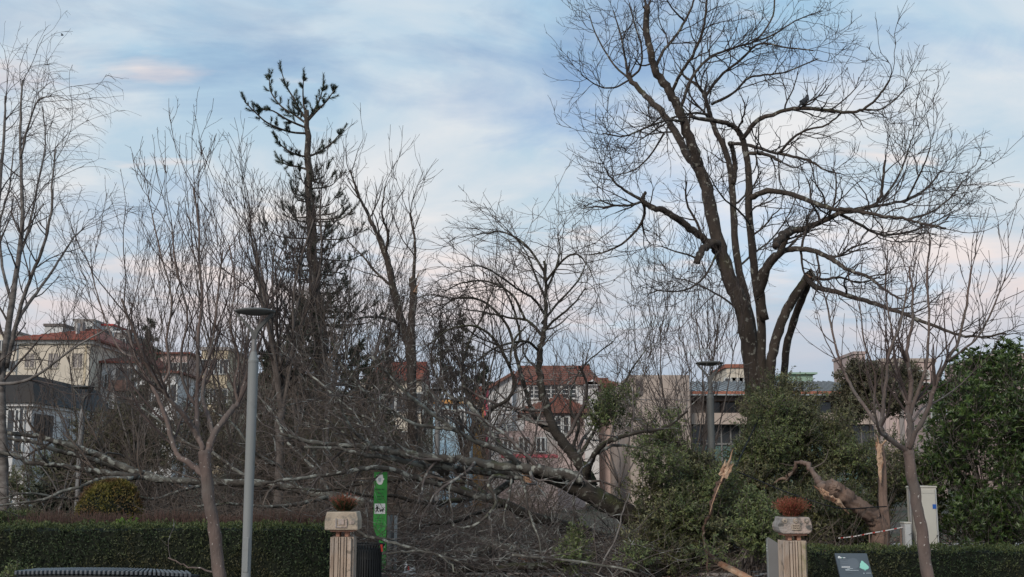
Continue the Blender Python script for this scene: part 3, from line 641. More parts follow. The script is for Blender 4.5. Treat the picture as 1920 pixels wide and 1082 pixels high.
# ------------------------------------------------------------------ the big standing tree
LV_BIG = [dict(dens=4.2, L=(.65, 1.65), t=(.22, 1), ang=(30, 75), m=7, wander=.20, trop=(0, -.01, .06), rr=.5, rmin=.0075, tip=2),
          dict(dens=4.0, L=(.4, 1.05), t=(.12, 1), ang=(28, 60), m=5, wander=.15, trop=(0, 0, .08), rr=.6, rmin=.0058, tip=.3),
          dict(dens=6.4, L=(.16, .5), t=(.15, 1), ang=(25, 60), m=3, wander=.14, trop=(0, 0, .07), rr=.7, rmin=.0044)]
big = [
 ('trunk', [(1424, 930), (1418, 800), (1412, 720), (1400, 620), (1385, 560), (1369, 530), (1349, 464), (1334, 399), (1322, 345), (1309, 314)], 17.5, 11, 0),
 ('trunk', [(1428, 930, .2), (1424, 760, .2), (1416, 650, .3), (1402, 575, .4), (1394, 539, .5), (1382, 489, .6), (1377, 429, .7), (1374, 369, .8), (1369, 319, .9), (1359, 279, 1.0), (1344, 250, 1.0), (1334, 222, 1.1)], 9, 5, .12),
 ('trunk', [(1432, 930, -.1), (1432, 760, -.2), (1428, 680, -.3), (1427, 600, -.4), (1417, 529, -.5), (1412, 479, -.7), (1404, 399, -.9), (1404, 329, -1.1), (1399, 289, -1.2), (1392, 259, -1.3), (1379, 240, -1.4), (1359, 230, -1.6), (1335, 226, -1.8), (1305, 222, -2.1), (1294, 217, -2.3)], 9.5, 3, .15),
 ('trunk', [(1436, 900, -.3), (1440, 740, -.4), (1448, 670, -.6), (1460, 620, -.8), (1478, 575, -1.0), (1500, 540, -1.2), (1516, 517, -1.3)], 10, 7.5, 0),
 ('trunk', [(1470, 800, .3), (1469, 730, .2), (1475, 650, .0), (1492, 590, -.5), (1508, 550, -.9), (1518, 522, -1.2)], 7.5, 6, 0),
 ('limb', [(1309, 314), (1299, 279, -.2), (1282, 225, -.4), (1264, 190, -.5), (1245, 155, -.6), (1227, 130, -.7), (1220, 95, -.8), (1212, 55, -.8), (1213, 12, -.9)], 10.5, 5.5, .35),
 ('limb', [(1309, 318), (1294, 300, .3), (1270, 254, .6), (1245, 215, .9), (1215, 185, 1.2), (1192, 160, 1.5), (1177, 143, 1.7)], 8.5, 4.5, .5),
 ('limb', [(1177, 143, 1.7), (1172, 110, 1.9), (1162, 60, 2.2), (1150, 20, 2.4)], 3, 1.2),
 ('limb', [(1180, 148, 1.7), (1200, 128, 1.5), (1203, 90, 1.2), (1188, 40, 1.0), (1180, 5, .9)], 2.6, 1.2),
 ('limb', [(1177, 145, 1.7), (1150, 120, 2.2), (1120, 70, 2.6), (1105, 30, 3)], 2.4, 1.1),
 ('limb', [(1180, 150, 1.7), (1150, 165, 1.2), (1120, 160, .8), (1090, 140, .5)], 2.2, 1.0),
 ('limb', [(1344, 472), (1334, 460, -.2), (1304, 436, -.5), (1279, 417, -.8), (1250, 398, -1.1), (1220, 387, -1.3), (1204, 377, -1.4)], 7.5, 5, .15),
 ('limb', [(1204, 379, -1.4), (1207, 368, -1.4), (1211, 360, -1.4)], 4.5, 2.5, 0),
 ('limb', [(1205, 376, -1.4), (1175, 359, -1.6), (1150, 339, -1.8), (1132, 312, -2.0)], 3.2, 1.2),
 ('limb', [(1206, 380, -1.4), (1208, 400, -1.2), (1195, 430, -1.0), (1165, 458, -.8), (1135, 472, -.6), (1104, 478, -.4)], 3, 1.2),
 ('limb', [(1204, 378, -1.4), (1180, 385, -1.8), (1150, 385, -2.2), (1125, 375, -2.6)], 2.4, 1.1),
 ('limb', [(1350, 462), (1340, 455, -.3), (1322, 464, -.6), (1311, 480, -.9), (1307, 494, -1.0)], 7, 6, 0),
 ('limb', [(1310, 486, -.9), (1290, 478, -1), (1262, 470, -1.2), (1240, 462, -1.3)], 2, 1),
 ('limb', [(1334, 225, 1.1), (1326, 195, 1.3), (1317, 170, 1.5), (1300, 155, 1.8), (1282, 142, 2.0)], 5, 2.6),
 ('limb', [(1374, 345, .8), (1378, 309, .6), (1374, 281, .4), (1368, 268, .2)], 5.5, 4.5, 0),
 ('limb', [(1368, 268, .2), (1394, 271, -.2), (1429, 279, -.6), (1459, 287, -1.0), (1479, 266, -1.3), (1509, 245, -1.6), (1549, 235, -2.0), (1578, 212, -2.3)], 3.8, 1.4),
 ('limb', [(1459, 287, -1.0), (1489, 294, -1.2), (1519, 302, -1.3), (1546, 318, -1.4), (1575, 325, -1.6)], 3, 1.2),
 ('limb', [(1402, 287, -1.2), (1430, 288, -1.6), (1450, 295, -2), (1464, 303, -2.2)], 3.6, 2.6, .5),
 ('limb', [(1392, 261, -1.3), (1419, 227, -1.6), (1449, 215, -1.8), (1489, 203, -2.0), (1539, 205, -2.2), (1589, 210, -2.4), (1619, 205, -2.6), (1648, 180, -2.9), (1668, 150, -3.2)], 4.6, 1.6),
 ('limb', [(1619, 205, -2.6), (1650, 205, -2.2), (1680, 185, -1.8), (1700, 160, -1.6)], 1.8, 1),
 ('limb', [(1408, 370, -1), (1439, 358, -1.4), (1479, 363, -1.8), (1519, 377, -2.2), (1556, 391, -2.6), (1590, 393, -2.8), (1624, 399, -3.0), (1660, 406, -3.2), (1699, 412, -3.3), (1735, 420, -3.5), (1774, 428, -3.6)], 5.5, 1.5, .8),
 ('limb', [(1434, 600, -.5), (1424, 529, -.7), (1444, 490, -1.0), (1460, 476, -1.2), (1472, 449, -1.4), (1484, 434, -1.5), (1514, 427, -1.8), (1549, 412, -2.2), (1574, 399, -2.4), (1609, 392, -2.6), (1644, 380, -2.8), (1655, 340, -3.0), (1660, 300, -3.1)], 8.5, 1.8, .6),
 ('limb', [(1609, 392, -2.6), (1650, 385, -2.2), (1700, 375, -1.8), (1740, 350, -1.3), (1765, 320, -1.0)], 3, 1.3),
 ('limb', [(1699, 412, -3.3), (1745, 398, -3.0), (1780, 372, -2.7), (1806, 340, -2.5)], 2.2, 1),
 ('limb', [(1650, 380, -2.8), (1682, 335, -2.4), (1700, 290, -2.1), (1708, 262, -2.0)], 2.2, 1),
 ('limb', [(1700, 375, -1.8), (1728, 320, -2.3), (1745, 275, -2.7)], 2.0, 1),
 ('limb', [(1574, 401, -2.4), (1610, 420, -1.8), (1650, 440, -1.2), (1700, 436, -.6), (1745, 420, -.2), (1790, 395, .2)], 3, 1.2),
 ('limb', [(1486, 432, -1.5), (1470, 440, -1.9), (1459, 452, -2.2), (1454, 462, -2.4)], 7.5, 6.5, 0),
 ('limb', [(1424, 560, -.6), (1440, 505, -1.2), (1462, 476, -1.6), (1484, 467, -1.9), (1519, 469, -2.3), (1554, 482, -2.7), (1579, 500, -3.0), (1604, 511, -3.3), (1632, 522, -3.6), (1660, 545, -3.9), (1690, 560, -4.2)], 6.5, 1.5, .8),
 ('limb', [(1510, 520, -1.3), (1530, 538, -1.5), (1560, 545, -1.8), (1600, 557, -2.2), (1640, 570, -2.6), (1690, 587, -3.0), (1740, 606, -3.4), (1790, 625, -3.8), (1840, 632, -4.2), (1885, 625, -4.6)], 5.5, 1.4, .7),
 ('limb', [(1520, 516, -1.3), (1545, 524, -1.3), (1575, 520, -1.2), (1610, 530, -1.0), (1650, 520, -.6)], 3, 1.2),
 ('limb', [(1227, 130, -.7), (1245, 95, -.5), (1265, 70, -.3), (1284, 40, 0), (1300, 4, .2), (1306, -40, .3)], 3.2, 1.8),
 ('limb', [(1257, 180, -.5), (1275, 140, -.9), (1298, 105, -1.3), (1318, 55, -1.6), (1325, 0, -1.8), (1330, -50, -1.9)], 3.4, 1.8),
 ('limb', [(1277, 200, -.4), (1298, 145, -.1), (1334, 106, .3), (1384, 87, .7), (1419, 74, 1.1), (1449, 30, 1.4), (1452, -20, 1.6)], 3.2, 1.5),
 ('limb', [(1322, 182, 1.4), (1349, 145, 1.2), (1389, 112, 1.0), (1425, 82, .8), (1478, 90, .5), (1525, 95, .2)], 3.4, 1.3),
 ('limb', [(1334, 196, 1.2), (1374, 175, .8), (1404, 146, .4), (1439, 140, 0), (1474, 135, -.3), (1534, 110, -.8)], 3, 1.2),
 ('limb', [(1416, 78, 1.1), (1450, 65, 1.5), (1490, 40, 1.9), (1540, 20, 2.3)], 2.2, 1),
 ('limb', [(1284, 40, 0), (1260, 15, -.4), (1240, -20, -.7)], 2, 1.1),
 ('limb', [(1286, 228, -.4), (1250, 226, -1.0), (1215, 238, -1.5), (1170, 255, -2.0), (1130, 250, -2.4)], 2.8, 1.1),
 ('limb', [(1330, 215, 1.1), (1300, 212, .4), (1265, 220, -.4), (1235, 240, -1), (1200, 262, -1.5)], 2.8, 1.2),
 ('limb', [(1245, 250, .9), (1220, 290, 1.4), (1190, 318, 1.8), (1150, 330, 2.2)], 2.2, 1),
 ('limb', [(1349, 464, 0), (1320, 520, -1), (1280, 545, -1.7), (1230, 545, -2.4)], 2.4, 1.1),
 ('limb', [(1396, 590, .2), (1350, 555, 1.0), (1300, 530, 1.8), (1260, 520, 2.4)], 2.4, 1),
 ('limb', [(1384, 500, .5), (1420, 470, 1.3), (1450, 445, 2), (1480, 400, 2.6), (1500, 350, 3)], 2.4, 1),
 ('limb', [(1406, 420, -.9), (1385, 395, -2), (1355, 370, -3), (1330, 330, -3.6)], 2.2, 1),
]
tree_big = bare_tree('broken_lime_tree', 'tallest bare tree with several bent stems, sawn stubs and a pigeon on one limb', 'tree', 26.0, big, LV_BIG, 'bark_dark', 'twig_dark', (AX(1424, 26), 26, 0), 11)
r_ = np.random.default_rng(4)
g = splinter(at(1516, 522, 24.7), at(1560, 540, 24.4)-at(1516, 515, 24.7), .09, .28, 7, r_); part('torn_end', g, M['raw_wood'], tree_big)
g = splinter(at(1520, 518, 24.7), at(1550, 560, 24.4)-at(1516, 515, 24.7), .12, .5, 6, r_); part('torn_bark', g, M['bark_dark'], tree_big)

# ------------------------------------------------------------------ the two young pollarded trees in front
LV_YOUNG = [dict(dens=3.9, L=(.7, 1.65), t=(.35, 1), ang=(10, 45), m=7, wander=.09, trop=(0, 0, .13), rr=.55, rmin=.0052, tip=2, short=.45),
            dict(dens=4.2, L=(.25, .95), t=(.12, 1), ang=(18, 45), m=5, wander=.09, trop=(0, 0, .11), rr=.6, rmin=.0036, tip=.2),
            dict(dens=7.0, L=(.03, .2), t=(.1, 1), ang=(25, 60), m=2, wander=.1, trop=(0, 0, .05), rr=.7, rmin=.0030)]
Yl = 14.6
young_l = [
 ('trunk', [(414, 1125), (411, 1081), (401, 991), (391, 931), (386, 881), (382, 845)], 12, 10.5, 0),
 ('limb', [(382, 850), (378, 835), (371, 812, .05), (368, 760, .1), (371, 690, .15), (373, 615, .2), (379, 560, .3), (374, 490, .4), (372, 420, .5), (362, 350, .55)], 5.5, 1.6, .7),
 ('limb', [(386, 862), (391, 840, .05), (401, 815, .1), (426, 780, .25), (446, 755, .4), (457, 725, .5), (462, 700, .55), (474, 650, .6), (492, 590, .7)], 8, 2.5, .9),
 ('limb', [(383, 893), (376, 885, .05), (352, 867, .15), (331, 850, .25), (321, 820, .3), (311, 785, .35), (296, 745, .4), (277, 711, .5), (258, 675, .6), (240, 620, .7)], 6.5, 2.4, .9),
 ('limb', [(375, 830, .05), (363, 805, 0), (346, 780, -.15), (321, 752, -.3), (301, 725, -.4), (281, 695, -.5), (258, 640, -.7), (228, 560, -.9)], 5.5, 2.2, .9),
 ('limb', [(400, 815, .1), (390, 780, .3), (380, 740, .5), (388, 690, .7), (402, 620, .9), (410, 540, 1.0), (418, 470, 1.1)], 4.5, 1.6),
 ('limb', [(262, 672, .6), (230, 660, .8), (205, 620, 1.0), (185, 560, 1.2), (170, 500, 1.3)], 2.4, 1.2),
 ('limb', [(300, 728, .4), (318, 690, .5), (312, 640, .6), (322, 560, .5), (300, 470, .6), (285, 400, .7)], 3, 1.3),
 ('limb', [(446, 755, .4), (440, 720, .4), (448, 670, .4), (432, 610, .1), (441, 540, .2), (430, 460, .3)], 3, 1.3),
 ('limb', [(366, 760, .1), (345, 720, .1), (340, 660, 0), (352, 590, -.1), (330, 500, -.2), (322, 420, -.2)], 3, 1.3),
]
bare_tree('young_pollard_tree', 'young bare pollarded tree with pinkish trunk, left of the near lamp', 'tree', Yl, young_l, LV_YOUNG, 'bark_young', 'twig_young', (AX(414, Yl, 1100), Yl, 0), 21)
Yr = 14.4
young_r = [
 ('trunk', [(1750, 1125), (1740, 1081), (1728, 1000), (1716, 930), (1708, 880), (1703, 845)], 11.5, 10, 0),
 ('limb', [(1703, 850), (1697, 844), (1680, 832, -.1), (1661, 817, -.2), (1650, 803, -.25), (1654, 784, -.25), (1657, 755, -.25), (1662, 712, -.3), (1667, 665, -.35), (1690, 600, -.4), (1700, 540, -.4)], 6, 1.8, .9),
 ('limb', [(1655, 808, -.25), (1645, 795, -.2), (1627, 770, 0), (1603, 736, .2), (1586, 705, .35), (1573, 672, .45), (1560, 620, .6), (1548, 560, .8)], 4.5, 1.7, 1),
 ('limb', [(1703, 852), (1705, 830, .05), (1707, 800, .1), (1702, 772, .15), (1707, 740, .2), (1708, 708, .2), (1700, 660, .2), (1712, 590, .3), (1705, 500, .3)], 8, 1.8, .9),
 ('limb', [(1705, 842), (1716, 812, -.1), (1733, 784, -.2), (1748, 740, -.3), (1756, 715, -.35), (1776, 676, -.4), (1797, 640, -.5), (1812, 570, -.6), (1822, 500, -.7)], 5.5, 1.7, .9),
 ('limb', [(1704, 785, .15), (1718, 745, .1), (1729, 712, .05), (1738, 676, 0), (1742, 600, 0), (1738, 520, 0), (1745, 450, .1)], 4, 1.4, .9),
 ('limb', [(1775, 678, -.4), (1800, 660, -.7), (1835, 630, -1), (1865, 570, -1.2), (1885, 520, -1.3)], 2.4, 1.1),
 ('limb', [(1704, 760, .15), (1690, 730, .3), (1680, 690, .5), (1672, 620, .7), (1660, 540, .8), (1665, 470, .9)], 3.2, 1.2),
 ('limb', [(1712, 790, 0), (1730, 765, .4), (1757, 752, .7), (1790, 730, 1.0), (1820, 703, 1.3)], 2.4, 1.0, .3),
 ('limb', [(1661, 817, -.2), (1650, 810, -.6), (1640, 770, -.9), (1640, 700, -1.1), (1620, 640, -1.3), (1612, 570, -1.4)], 2.8, 1.1),
]
bare_tree('young_pollard_tree', 'young bare pollarded tree with white flecked trunk in front of the grey cabinet', 'tree', Yr, young_r, [dict(LV_YOUNG[0], L=(.45, 1.1), dens=4.6)] + LV_YOUNG[1:], 'bark_young', 'twig_young', (AX(1750, Yr, 1100), Yr, 0), 22)

# ------------------------------------------------------------------ the fallen trees
LV_FALL = [dict(dens=3.7, L=(.7, 2.0), t=(.18, 1), ang=(25, 80), m=7, wander=.2, trop=(-.02, 0, .05), rr=.45, rmin=.006, tip=2),
           dict(dens=4.2, L=(.35, 1.1), t=(.12, 1), ang=(25, 65), m=5, wander=.17, trop=(0, 0, .03), rr=.55, rmin=.0046, tip=.3),
           dict(dens=5.6, L=(.12, .45), t=(.12, 1), ang=(25, 65), m=3, wander=.16, trop=(0, 0, .03), rr=.7, rmin=.0034)]
Yf = 20.0
fallen = [
 ('trunk', [(1262, 1030, .3), (1222, 996, .1), (1185, 970, -.2), (1133, 940, -.3), (1085, 914, -.3), (1040, 895, -.3), (1000, 884, -.35)], 23, 13, 0),
 ('limb', [(1090, 896, -.5), (1060, 890, -.55), (1020, 884, -.6), (990, 880, -.65), (950, 876, -.75), (900, 868, -.8), (850, 861, -1), (805, 858, -1.1), (771, 851, -1.2), (735, 845, -1.3), (700, 839, -1.4), (650, 836, -1.5), (590, 828, -1.6), (525, 813, -1.8)], 11.5, 2.6, .7),
 ('limb', [(800, 857, -1.1), (830, 872, -.9), (870, 880, -.6), (910, 884, -.4), (960, 888, -.3), (1030, 894, -.2)], 6.5, 8, .4),
 ('limb', [(840, 886, -.7), (790, 872, -.9), (725, 858, -1.2), (680, 852, -1.5), (640, 842, -1.6), (570, 838, -1.8)], 6, 2, .8),
 ('limb', [(960, 900, 0), (915, 932, -.3), (876, 926, -.5), (830, 911, -.8), (770, 893, -1.1), (720, 877, -1.4), (680, 878, -1.6), (640, 887, -1.7), (610, 891, -1.8), (550, 898, -2.0), (490, 906, -2.1)], 6.5, 2, .8),
 ('dark', [(1112, 915, 0), (1100, 886, .1), (1082, 861, .2), (1060, 836, .3), (1040, 806, .4), (1026, 770, .5), (1016, 730, .5), (1010, 690, .55), (1014, 650, .6), (1020, 620, .6), (1023, 580, .7), (1022, 540, .8), (1020, 490, .9)], 12, 2.6, .6),
 ('dark', [(1020, 622, .6), (1035, 605, .4), (1055, 588, .2), (1080, 565, 0), (1098, 540, -.2)], 3, 1.2),
 ('dark', [(1018, 632, .6), (1002, 612, .9), (985, 600, 1.1), (950, 595, 1.4), (912, 586, 1.7), (870, 580, 2.0)], 3.4, 1.2),
 ('dark', [(1022, 590, .7), (1000, 560, .4), (975, 545, .2), (940, 520, -.1), (905, 500, -.4), (870, 500, -.7)], 2.8, 1.1),
 ('dark', [(1023, 560, .7), (1005, 520, 1), (990, 480, 1.3), (970, 450, 1.6)], 2.6, 1.1),
 ('dark', [(1021, 550, .8), (1040, 510, 1.1), (1050, 470, 1.3), (1045, 440, 1.5)], 2.6, 1.1),
 ('dark', [(1045, 812, .35), (1020, 800, .6), (1000, 778, .8), (988, 740, 1.0), (974, 690, 1.2), (966, 655, 1.3), (975, 625, 1.4), (955, 560, 1.6), (930, 520, 1.8)], 6, 1.6, .8),
 ('limb', [(985, 880, -.4), (965, 866, -.3), (940, 836, 0), (915, 806, .2), (890, 770, .4), (872, 750, .5), (852, 748, .6), (835, 735, .8), (815, 700, 1)], 7, 2, .8),
 ('dark', [(908, 790, .3), (925, 765, .1), (950, 750, 0), (965, 722, 0), (956, 685, 0), (964, 640, .1), (985, 612, .2)], 4, 1.6),
 ('limb', [(980, 878, -.5), (965, 862, -.8), (935, 845, -1), (880, 822, -1.2), (845, 800, -1.4), (818, 781, -1.5), (785, 755, -1.7), (758, 733, -1.9), (725, 700, -2.1), (698, 668, -2.3)], 6, 1.9, .8),
 ('limb', [(850, 805, -1.4), (805, 800, -1.5), (765, 790, -1.7), (730, 765, -1.9), (700, 750, -2), (665, 715, -2.2)], 3.4, 1.4),
 ('limb', [(771, 851, -1.2), (745, 835, -1), (720, 815, -.9), (700, 790, -.7), (660, 770, -.5), (620, 735, -.3), (580, 700, 0)], 4.2, 1.5),
 ('limb', [(700, 839, -1.4), (670, 815, -1.6), (650, 790, -1.8), (640, 760, -2), (650, 720, -2.2), (668, 690, -2.4)], 3, 1.2),
 ('dark', [(1104, 900, 0), (1103, 880, -.2), (1112, 858, -.4), (1130, 835, -.6), (1160, 820, -.9), (1200, 810, -1.1), (1250, 800, -1.3), (1290, 770, -1.4)], 6.5, 1.8, .6),
 ('limb', [(1120, 850, -.4), (1150, 836, -.1), (1190, 838, .2), (1235, 850, .5), (1270, 845, .9)], 3.4, 1.3, .6),
 ('dark', [(1085, 860, .2), (1108, 820, .5), (1130, 780, .8), (1160, 740, 1), (1180, 700, 1.2), (1215, 650, 1.4)], 4, 1.4, .7),
 ('dark', [(1070, 850, .3), (1085, 800, .6), (1070, 770, .9), (1075, 720, 1.2), (1100, 680, 1.4), (1150, 640, 1.7)], 3.2, 1.2, .7),
 ('limb', [(1016, 890, -.3), (960, 897, -.7), (930, 892, -.9), (915, 908, -1.1), (930, 940, -1.3), (905, 975, -1.5), (870, 990, -1.6), (850, 985, -1.7)], 4.5, 1.6, .5),
 ('limb', [(975, 890, -.6), (985, 920, -1), (990, 955, -1.3), (1010, 1010, -1.6), (1015, 1040, -1.7)], 2.6, 1.3, .5),
 ('limb', [(960, 893, -.7), (955, 930, -1.1), (945, 975, -1.4), (965, 1030, -1.6)], 2.4, 1.1, .5),
]
LV_ARCH = [dict(dens=5.0, L=(.7, 1.7), t=(.12, 1), ang=(20, 60), m=7, wander=.17, trop=(-.03, 0, .03), rr=.5, rmin=.006, tip=2),
           dict(dens=4.2, L=(.3, .9), t=(.1, 1), ang=(22, 55), m=5, wander=.16, trop=(-.02, 0, .0), rr=.6, rmin=.0046, tip=.3),
           dict(dens=5.0, L=(.1, .4), t=(.1, 1), ang=(22, 60), m=3, wander=.15, trop=(0, 0, 0), rr=.7, rmin=.0036)]
arch = [
 ('dark', [(966, 655, 1.3), (948, 605, 1.5), (905, 565, 1.6), (855, 560, 1.6), (815, 588, 1.5)], 3.4, 1.2),
 ('dark', [(957, 690, 0), (930, 640, -.2), (890, 612, -.4), (842, 618, -.5), (800, 650, -.6)], 3.2, 1.2),
 ('dark', [(1021, 510, .9), (988, 462, 1.0), (945, 436, 1.0), (900, 438, .9)], 2.8, 1.1),
 ('dark', [(1022, 530, .8), (1058, 486, .5), (1085, 478, .3), (1108, 508, .1)], 2.6, 1.0),
 ('dark', [(1016, 606, .6), (1048, 566, .9), (1085, 525, 1.1), (1100, 490, 1.2)], 2.8, 1.1),
 ('dark', [(890, 770, .4), (866, 705, .6), (880, 640, .7), (905, 592, .8), (925, 540, .9)], 3.4, 1.2),
 ('dark', [(985, 600, 1.1), (960, 552, 1.2), (915, 528, 1.2), (868, 530, 1.1), (835, 545, 1.0)], 2.8, 1.1),
 ('dark', [(1012, 660, .6), (985, 640, .2), (930, 652, -.2), (880, 690, -.5), (850, 735, -.7)], 2.8, 1.1),
 ('dark', [(836, 735, .8), (810, 690, 1.0), (815, 640, 1.1), (850, 600, 1.2)], 2.6, 1.1),
]
tree_f = bare_tree('fallen_tree', 'large fallen bare tree with lichen grey limbs, its trunk slanting down behind the green leaves', 'fallen tree', Yf, fallen, LV_FALL, 'bark_lichen', 'twig_lichen', (AX(1240, 20.6), 20.6, 0), 31, trunk_mat='bark_mossy')
bare_tree('', '', '', Yf, arch, LV_ARCH, 'bark_mossy', 'twig_dark', None, 36, root=tree_f)
part('torn_patch', splinter(at(985, 893, 19.4), at(1015, 908, 19.4)-at(985, 893, 19.4), .08, .35, 7, r_), M['raw_wood'], tree_f)
fallen2 = [
 ('trunk', [(1130, 1012, .3), (1095, 997, .2), (1040, 981, 0), (990, 966, -.1), (945, 944, -.1), (900, 930, 0), (850, 915, .2)], 11, 7, .3),
 ('limb', [(900, 930, 0), (850, 940, -.3), (790, 942, -.6), (740, 930, -.9), (690, 930, -1.2), (640, 915, -1.4)], 5, 1.7, .8),
 ('limb', [(920, 936, 0), (880, 905, .5), (830, 900, .8), (780, 880, 1.2), (720, 850, 1.5), (650, 815, 1.8), (590, 770, 2)], 5, 1.6, .8),
 ('limb', [(945, 945, -.1), (900, 960, -.6), (850, 980, -1.1), (800, 985, -1.5), (760, 1010, -1.9)], 4, 1.5, .8),
 ('limb', [(860, 918, .2), (820, 880, .4), (760, 840, .6), (700, 790, .8), (640, 760, 1), (600, 700, 1.2), (570, 640, 1.3)], 4.5, 1.4, .9),
 ('limb', [(830, 900, .8), (760, 900, .5), (690, 905, .2), (610, 920, -.2), (540, 915, -.4)], 4, 1.5, .9),
 ('limb', [(800, 888, .9), (730, 815, 1.6), (690, 740, 2), (650, 700, 2.2), (620, 640, 2.4)], 3.5, 1.3, .9),
]
bare_tree('fallen_tree', 'mossy fallen tree lying low under the big grey one, trunk end towards the path', 'fallen tree', 21.6, fallen2, LV_FALL, 'bark_mossy', 'twig_brown', (AX(1130, 21.9), 21.9, 0), 32)
LV_F3 = [dict(dens=3.4, L=(.6, 1.9), t=(.1, 1), ang=(25, 80), m=6, wander=.2, trop=(0, 0, .07), rr=.45, rmin=.006, tip=2),
         dict(dens=4.2, L=(.35, 1.0), t=(.1, 1), ang=(25, 65), m=4, wander=.18, trop=(0, 0, .04), rr=.55, rmin=.0046, tip=.3),
         dict(dens=4.0, L=(.12, .4), t=(.12, 1), ang=(25, 65), m=3, wander=.16, trop=(0, 0, .03), rr=.7, rmin=.0036)]
fallen3 = [
 ('trunk', [(700, 948, 1.2), (620, 930, .9), (560, 918, .7), (480, 906, .5), (400, 905, .3), (300, 899, 0), (250, 893, -.1)], 10, 5, .4),
 ('limb', [(300, 899, 0), (274, 891, 0), (230, 875, -.1), (188, 855, -.2), (155, 843, -.3), (111, 830, -.4), (78, 819, -.5), (42, 815, -.6), (-20, 806, -.8)], 7.5, 3.6, .6),
 ('limb', [(230, 880, .3), (194, 869, .3), (150, 855, .2), (105, 844, .1), (69, 830, 0), (33, 825, -.1), (-30, 818, -.3)], 5.5, 2.8, .6),
 ('limb', [(260, 894, -.2), (211, 888, -.4), (180, 884, -.5), (133, 877, -.7), (91, 870, -.9), (53, 868, -1), (33, 855, -1.1), (-10, 846, -1.2)], 6, 3, .7),
 ('limb', [(91, 870, -.9), (76, 852, -1.1), (66, 835, -1.2), (45, 820, -1.3)], 3, 1.4, .5),
 ('limb', [(250, 897, -.4), (194, 898, -.7), (166, 906, -.9), (150, 913, -1), (116, 922, -1.2), (80, 937, -1.4), (36, 944, -1.6), (-20, 950, -1.8)], 4, 1.8, .8),
 ('limb', [(240, 905, -.2), (180, 928, -.6), (120, 935, -1), (60, 925, -1.4), (0, 935, -1.8)], 3.4, 1.6, .8),
 ('limb', [(480, 906, .5), (440, 880, .8), (400, 850, 1), (350, 830, 1.3), (300, 790, 1.6), (260, 760, 1.8)], 4, 1.5, 1),
 ('limb', [(560, 918, .7), (530, 880, .4), (480, 850, 0), (440, 800, -.3), (400, 770, -.6)], 4, 1.5, 1),
 ('limb', [(400, 905, .3), (340, 920, -.2), (290, 935, -.6), (250, 930, -1)], 3.5, 1.5, 1),
 ('limb', [(620, 930, .9), (590, 880, 1.4), (540, 830, 1.8), (510, 770, 2.2), (460, 720, 2.5)], 4, 1.5, 1),
 ('limb', [(620, 930, .9), (560, 945, .2), (500, 950, -.4), (430, 945, -1), (370, 950, -1.4)], 4.5, 1.8, 1),
]
bare_tree('fallen_tree', 'fallen bare tree whose speckled limbs slope up leftwards behind the clipped dome bush', 'fallen tree', 23.0, fallen3, LV_F3, 'bark_lichen', 'twig_brown', (AX(700, 24), 24, 0), 33)

# logs and poles on the ground
def log(label, pts, Y, r0, r1, mat, seed, twigs=True, name='fallen_log'):
    rr_ = np.random.default_rng(seed); P = wobble(trace(pts, Y, 4), rr_, .012); R = np.linspace(r0, r1, len(P))*Y/FPX
    root = thing(name, label, 'log', (P[0][0], P[0][1], 0), 'broken logs and limbs on the ground')
    part('stem', G().tube(P, R, 8, True, .06, rr_), M[mat], root, smooth=True)
    if twigs:
        a, r = grow(rr_, P[None], R[None], 2.2, (.4, 1.3), (.1, 1), (25, 80), 5, .2, (0, 0, .06), .4, .005); b2, r2 = grow(rr_, a, r, 3.5, (.15, .5), (.1, 1), (25, 60), 3, .2, (0, 0, .04), .6, .0038)
        part('twigs', G().tube(a, r, 4).tube(b2, r2, 3), M['twig_lichen'], root, kind='stuff', smooth=True)
log('pale log lying across the gate opening, right of the white litter', [(802, 1044), (850, 1036), (905, 1030), (962, 1028), (1000, 1036)], 19.4, 5, 6.5, 'bark_lichen', 51)
log('long grey log with a torn orange end in the gate opening', [(880, 1012), (930, 1022), (985, 1034), (1040, 1040)], 20.2, 8, 5, 'bark_lichen', 52)
log('mossy low log nearest the paving in the gate opening', [(850, 1068), (920, 1066), (1000, 1062), (1075, 1056)], 18.4, 7, 6, 'bark_mossy', 53)
log('grey limb that runs down from the green post across the bin', [(640, 985, .3), (700, 1007, .1), (740, 1020, 0), (775, 1026, 0), (820, 1040), (880, 1060)], 18.2, 3.0, 2.4, 'bark_lichen', 54, name='fallen_limb')
log('thin forked limb just above the white litter', [(725, 1038, .1), (760, 1036), (790, 1034), (830, 1048), (860, 1075)], 17.8, 2.2, 1.5, 'bark_lichen', 55, name='fallen_limb')
log('limb lying behind the white litter, low under the grey log', [(745, 1000), (800, 1008), (860, 1020), (940, 1012)], 21.0, 5, 3, 'bark_lichen', 56, name='fallen_limb')
log('pale limb lying along the near edge of the path', [(930, 990), (1000, 1004), (1060, 1012), (1120, 1010)], 23.2, 5, 3.5, 'bark_lichen', 57, name='fallen_limb')
log('reddish torn limb pointing right in front of the low green leaves', [(960, 1040), (1060, 1050), (1150, 1062), (1200, 1076)], 17.6, 2.6, 1.6, 'bark_lichen', 58, name='fallen_limb')
log('white streaked limb rising steeply out of the gate debris', [(1120, 1078), (1148, 1020), (1165, 970), (1180, 925)], 18.0, 1.8, 1.2, 'bark_birch', 59, name='fallen_limb')
log('bare limb lying at the foot of the hedge by the bench end', [(410, 1076), (375, 1068), (345, 1060), (315, 1046)], 15.8, 1.8, 1.0, 'bark_young', 60, name='fallen_limb')
g = splinter(at(980, 1048, 20), np.array([1., -.1, .02]), .09, .55, 9, r_)
tag(link_mesh('torn_wood', g, M['raw_wood'], None, org=at(980, 1050, 20)), 'orange slab of torn wood beside the grey log in the gate opening', 'wood', 'broken logs and limbs on the ground')

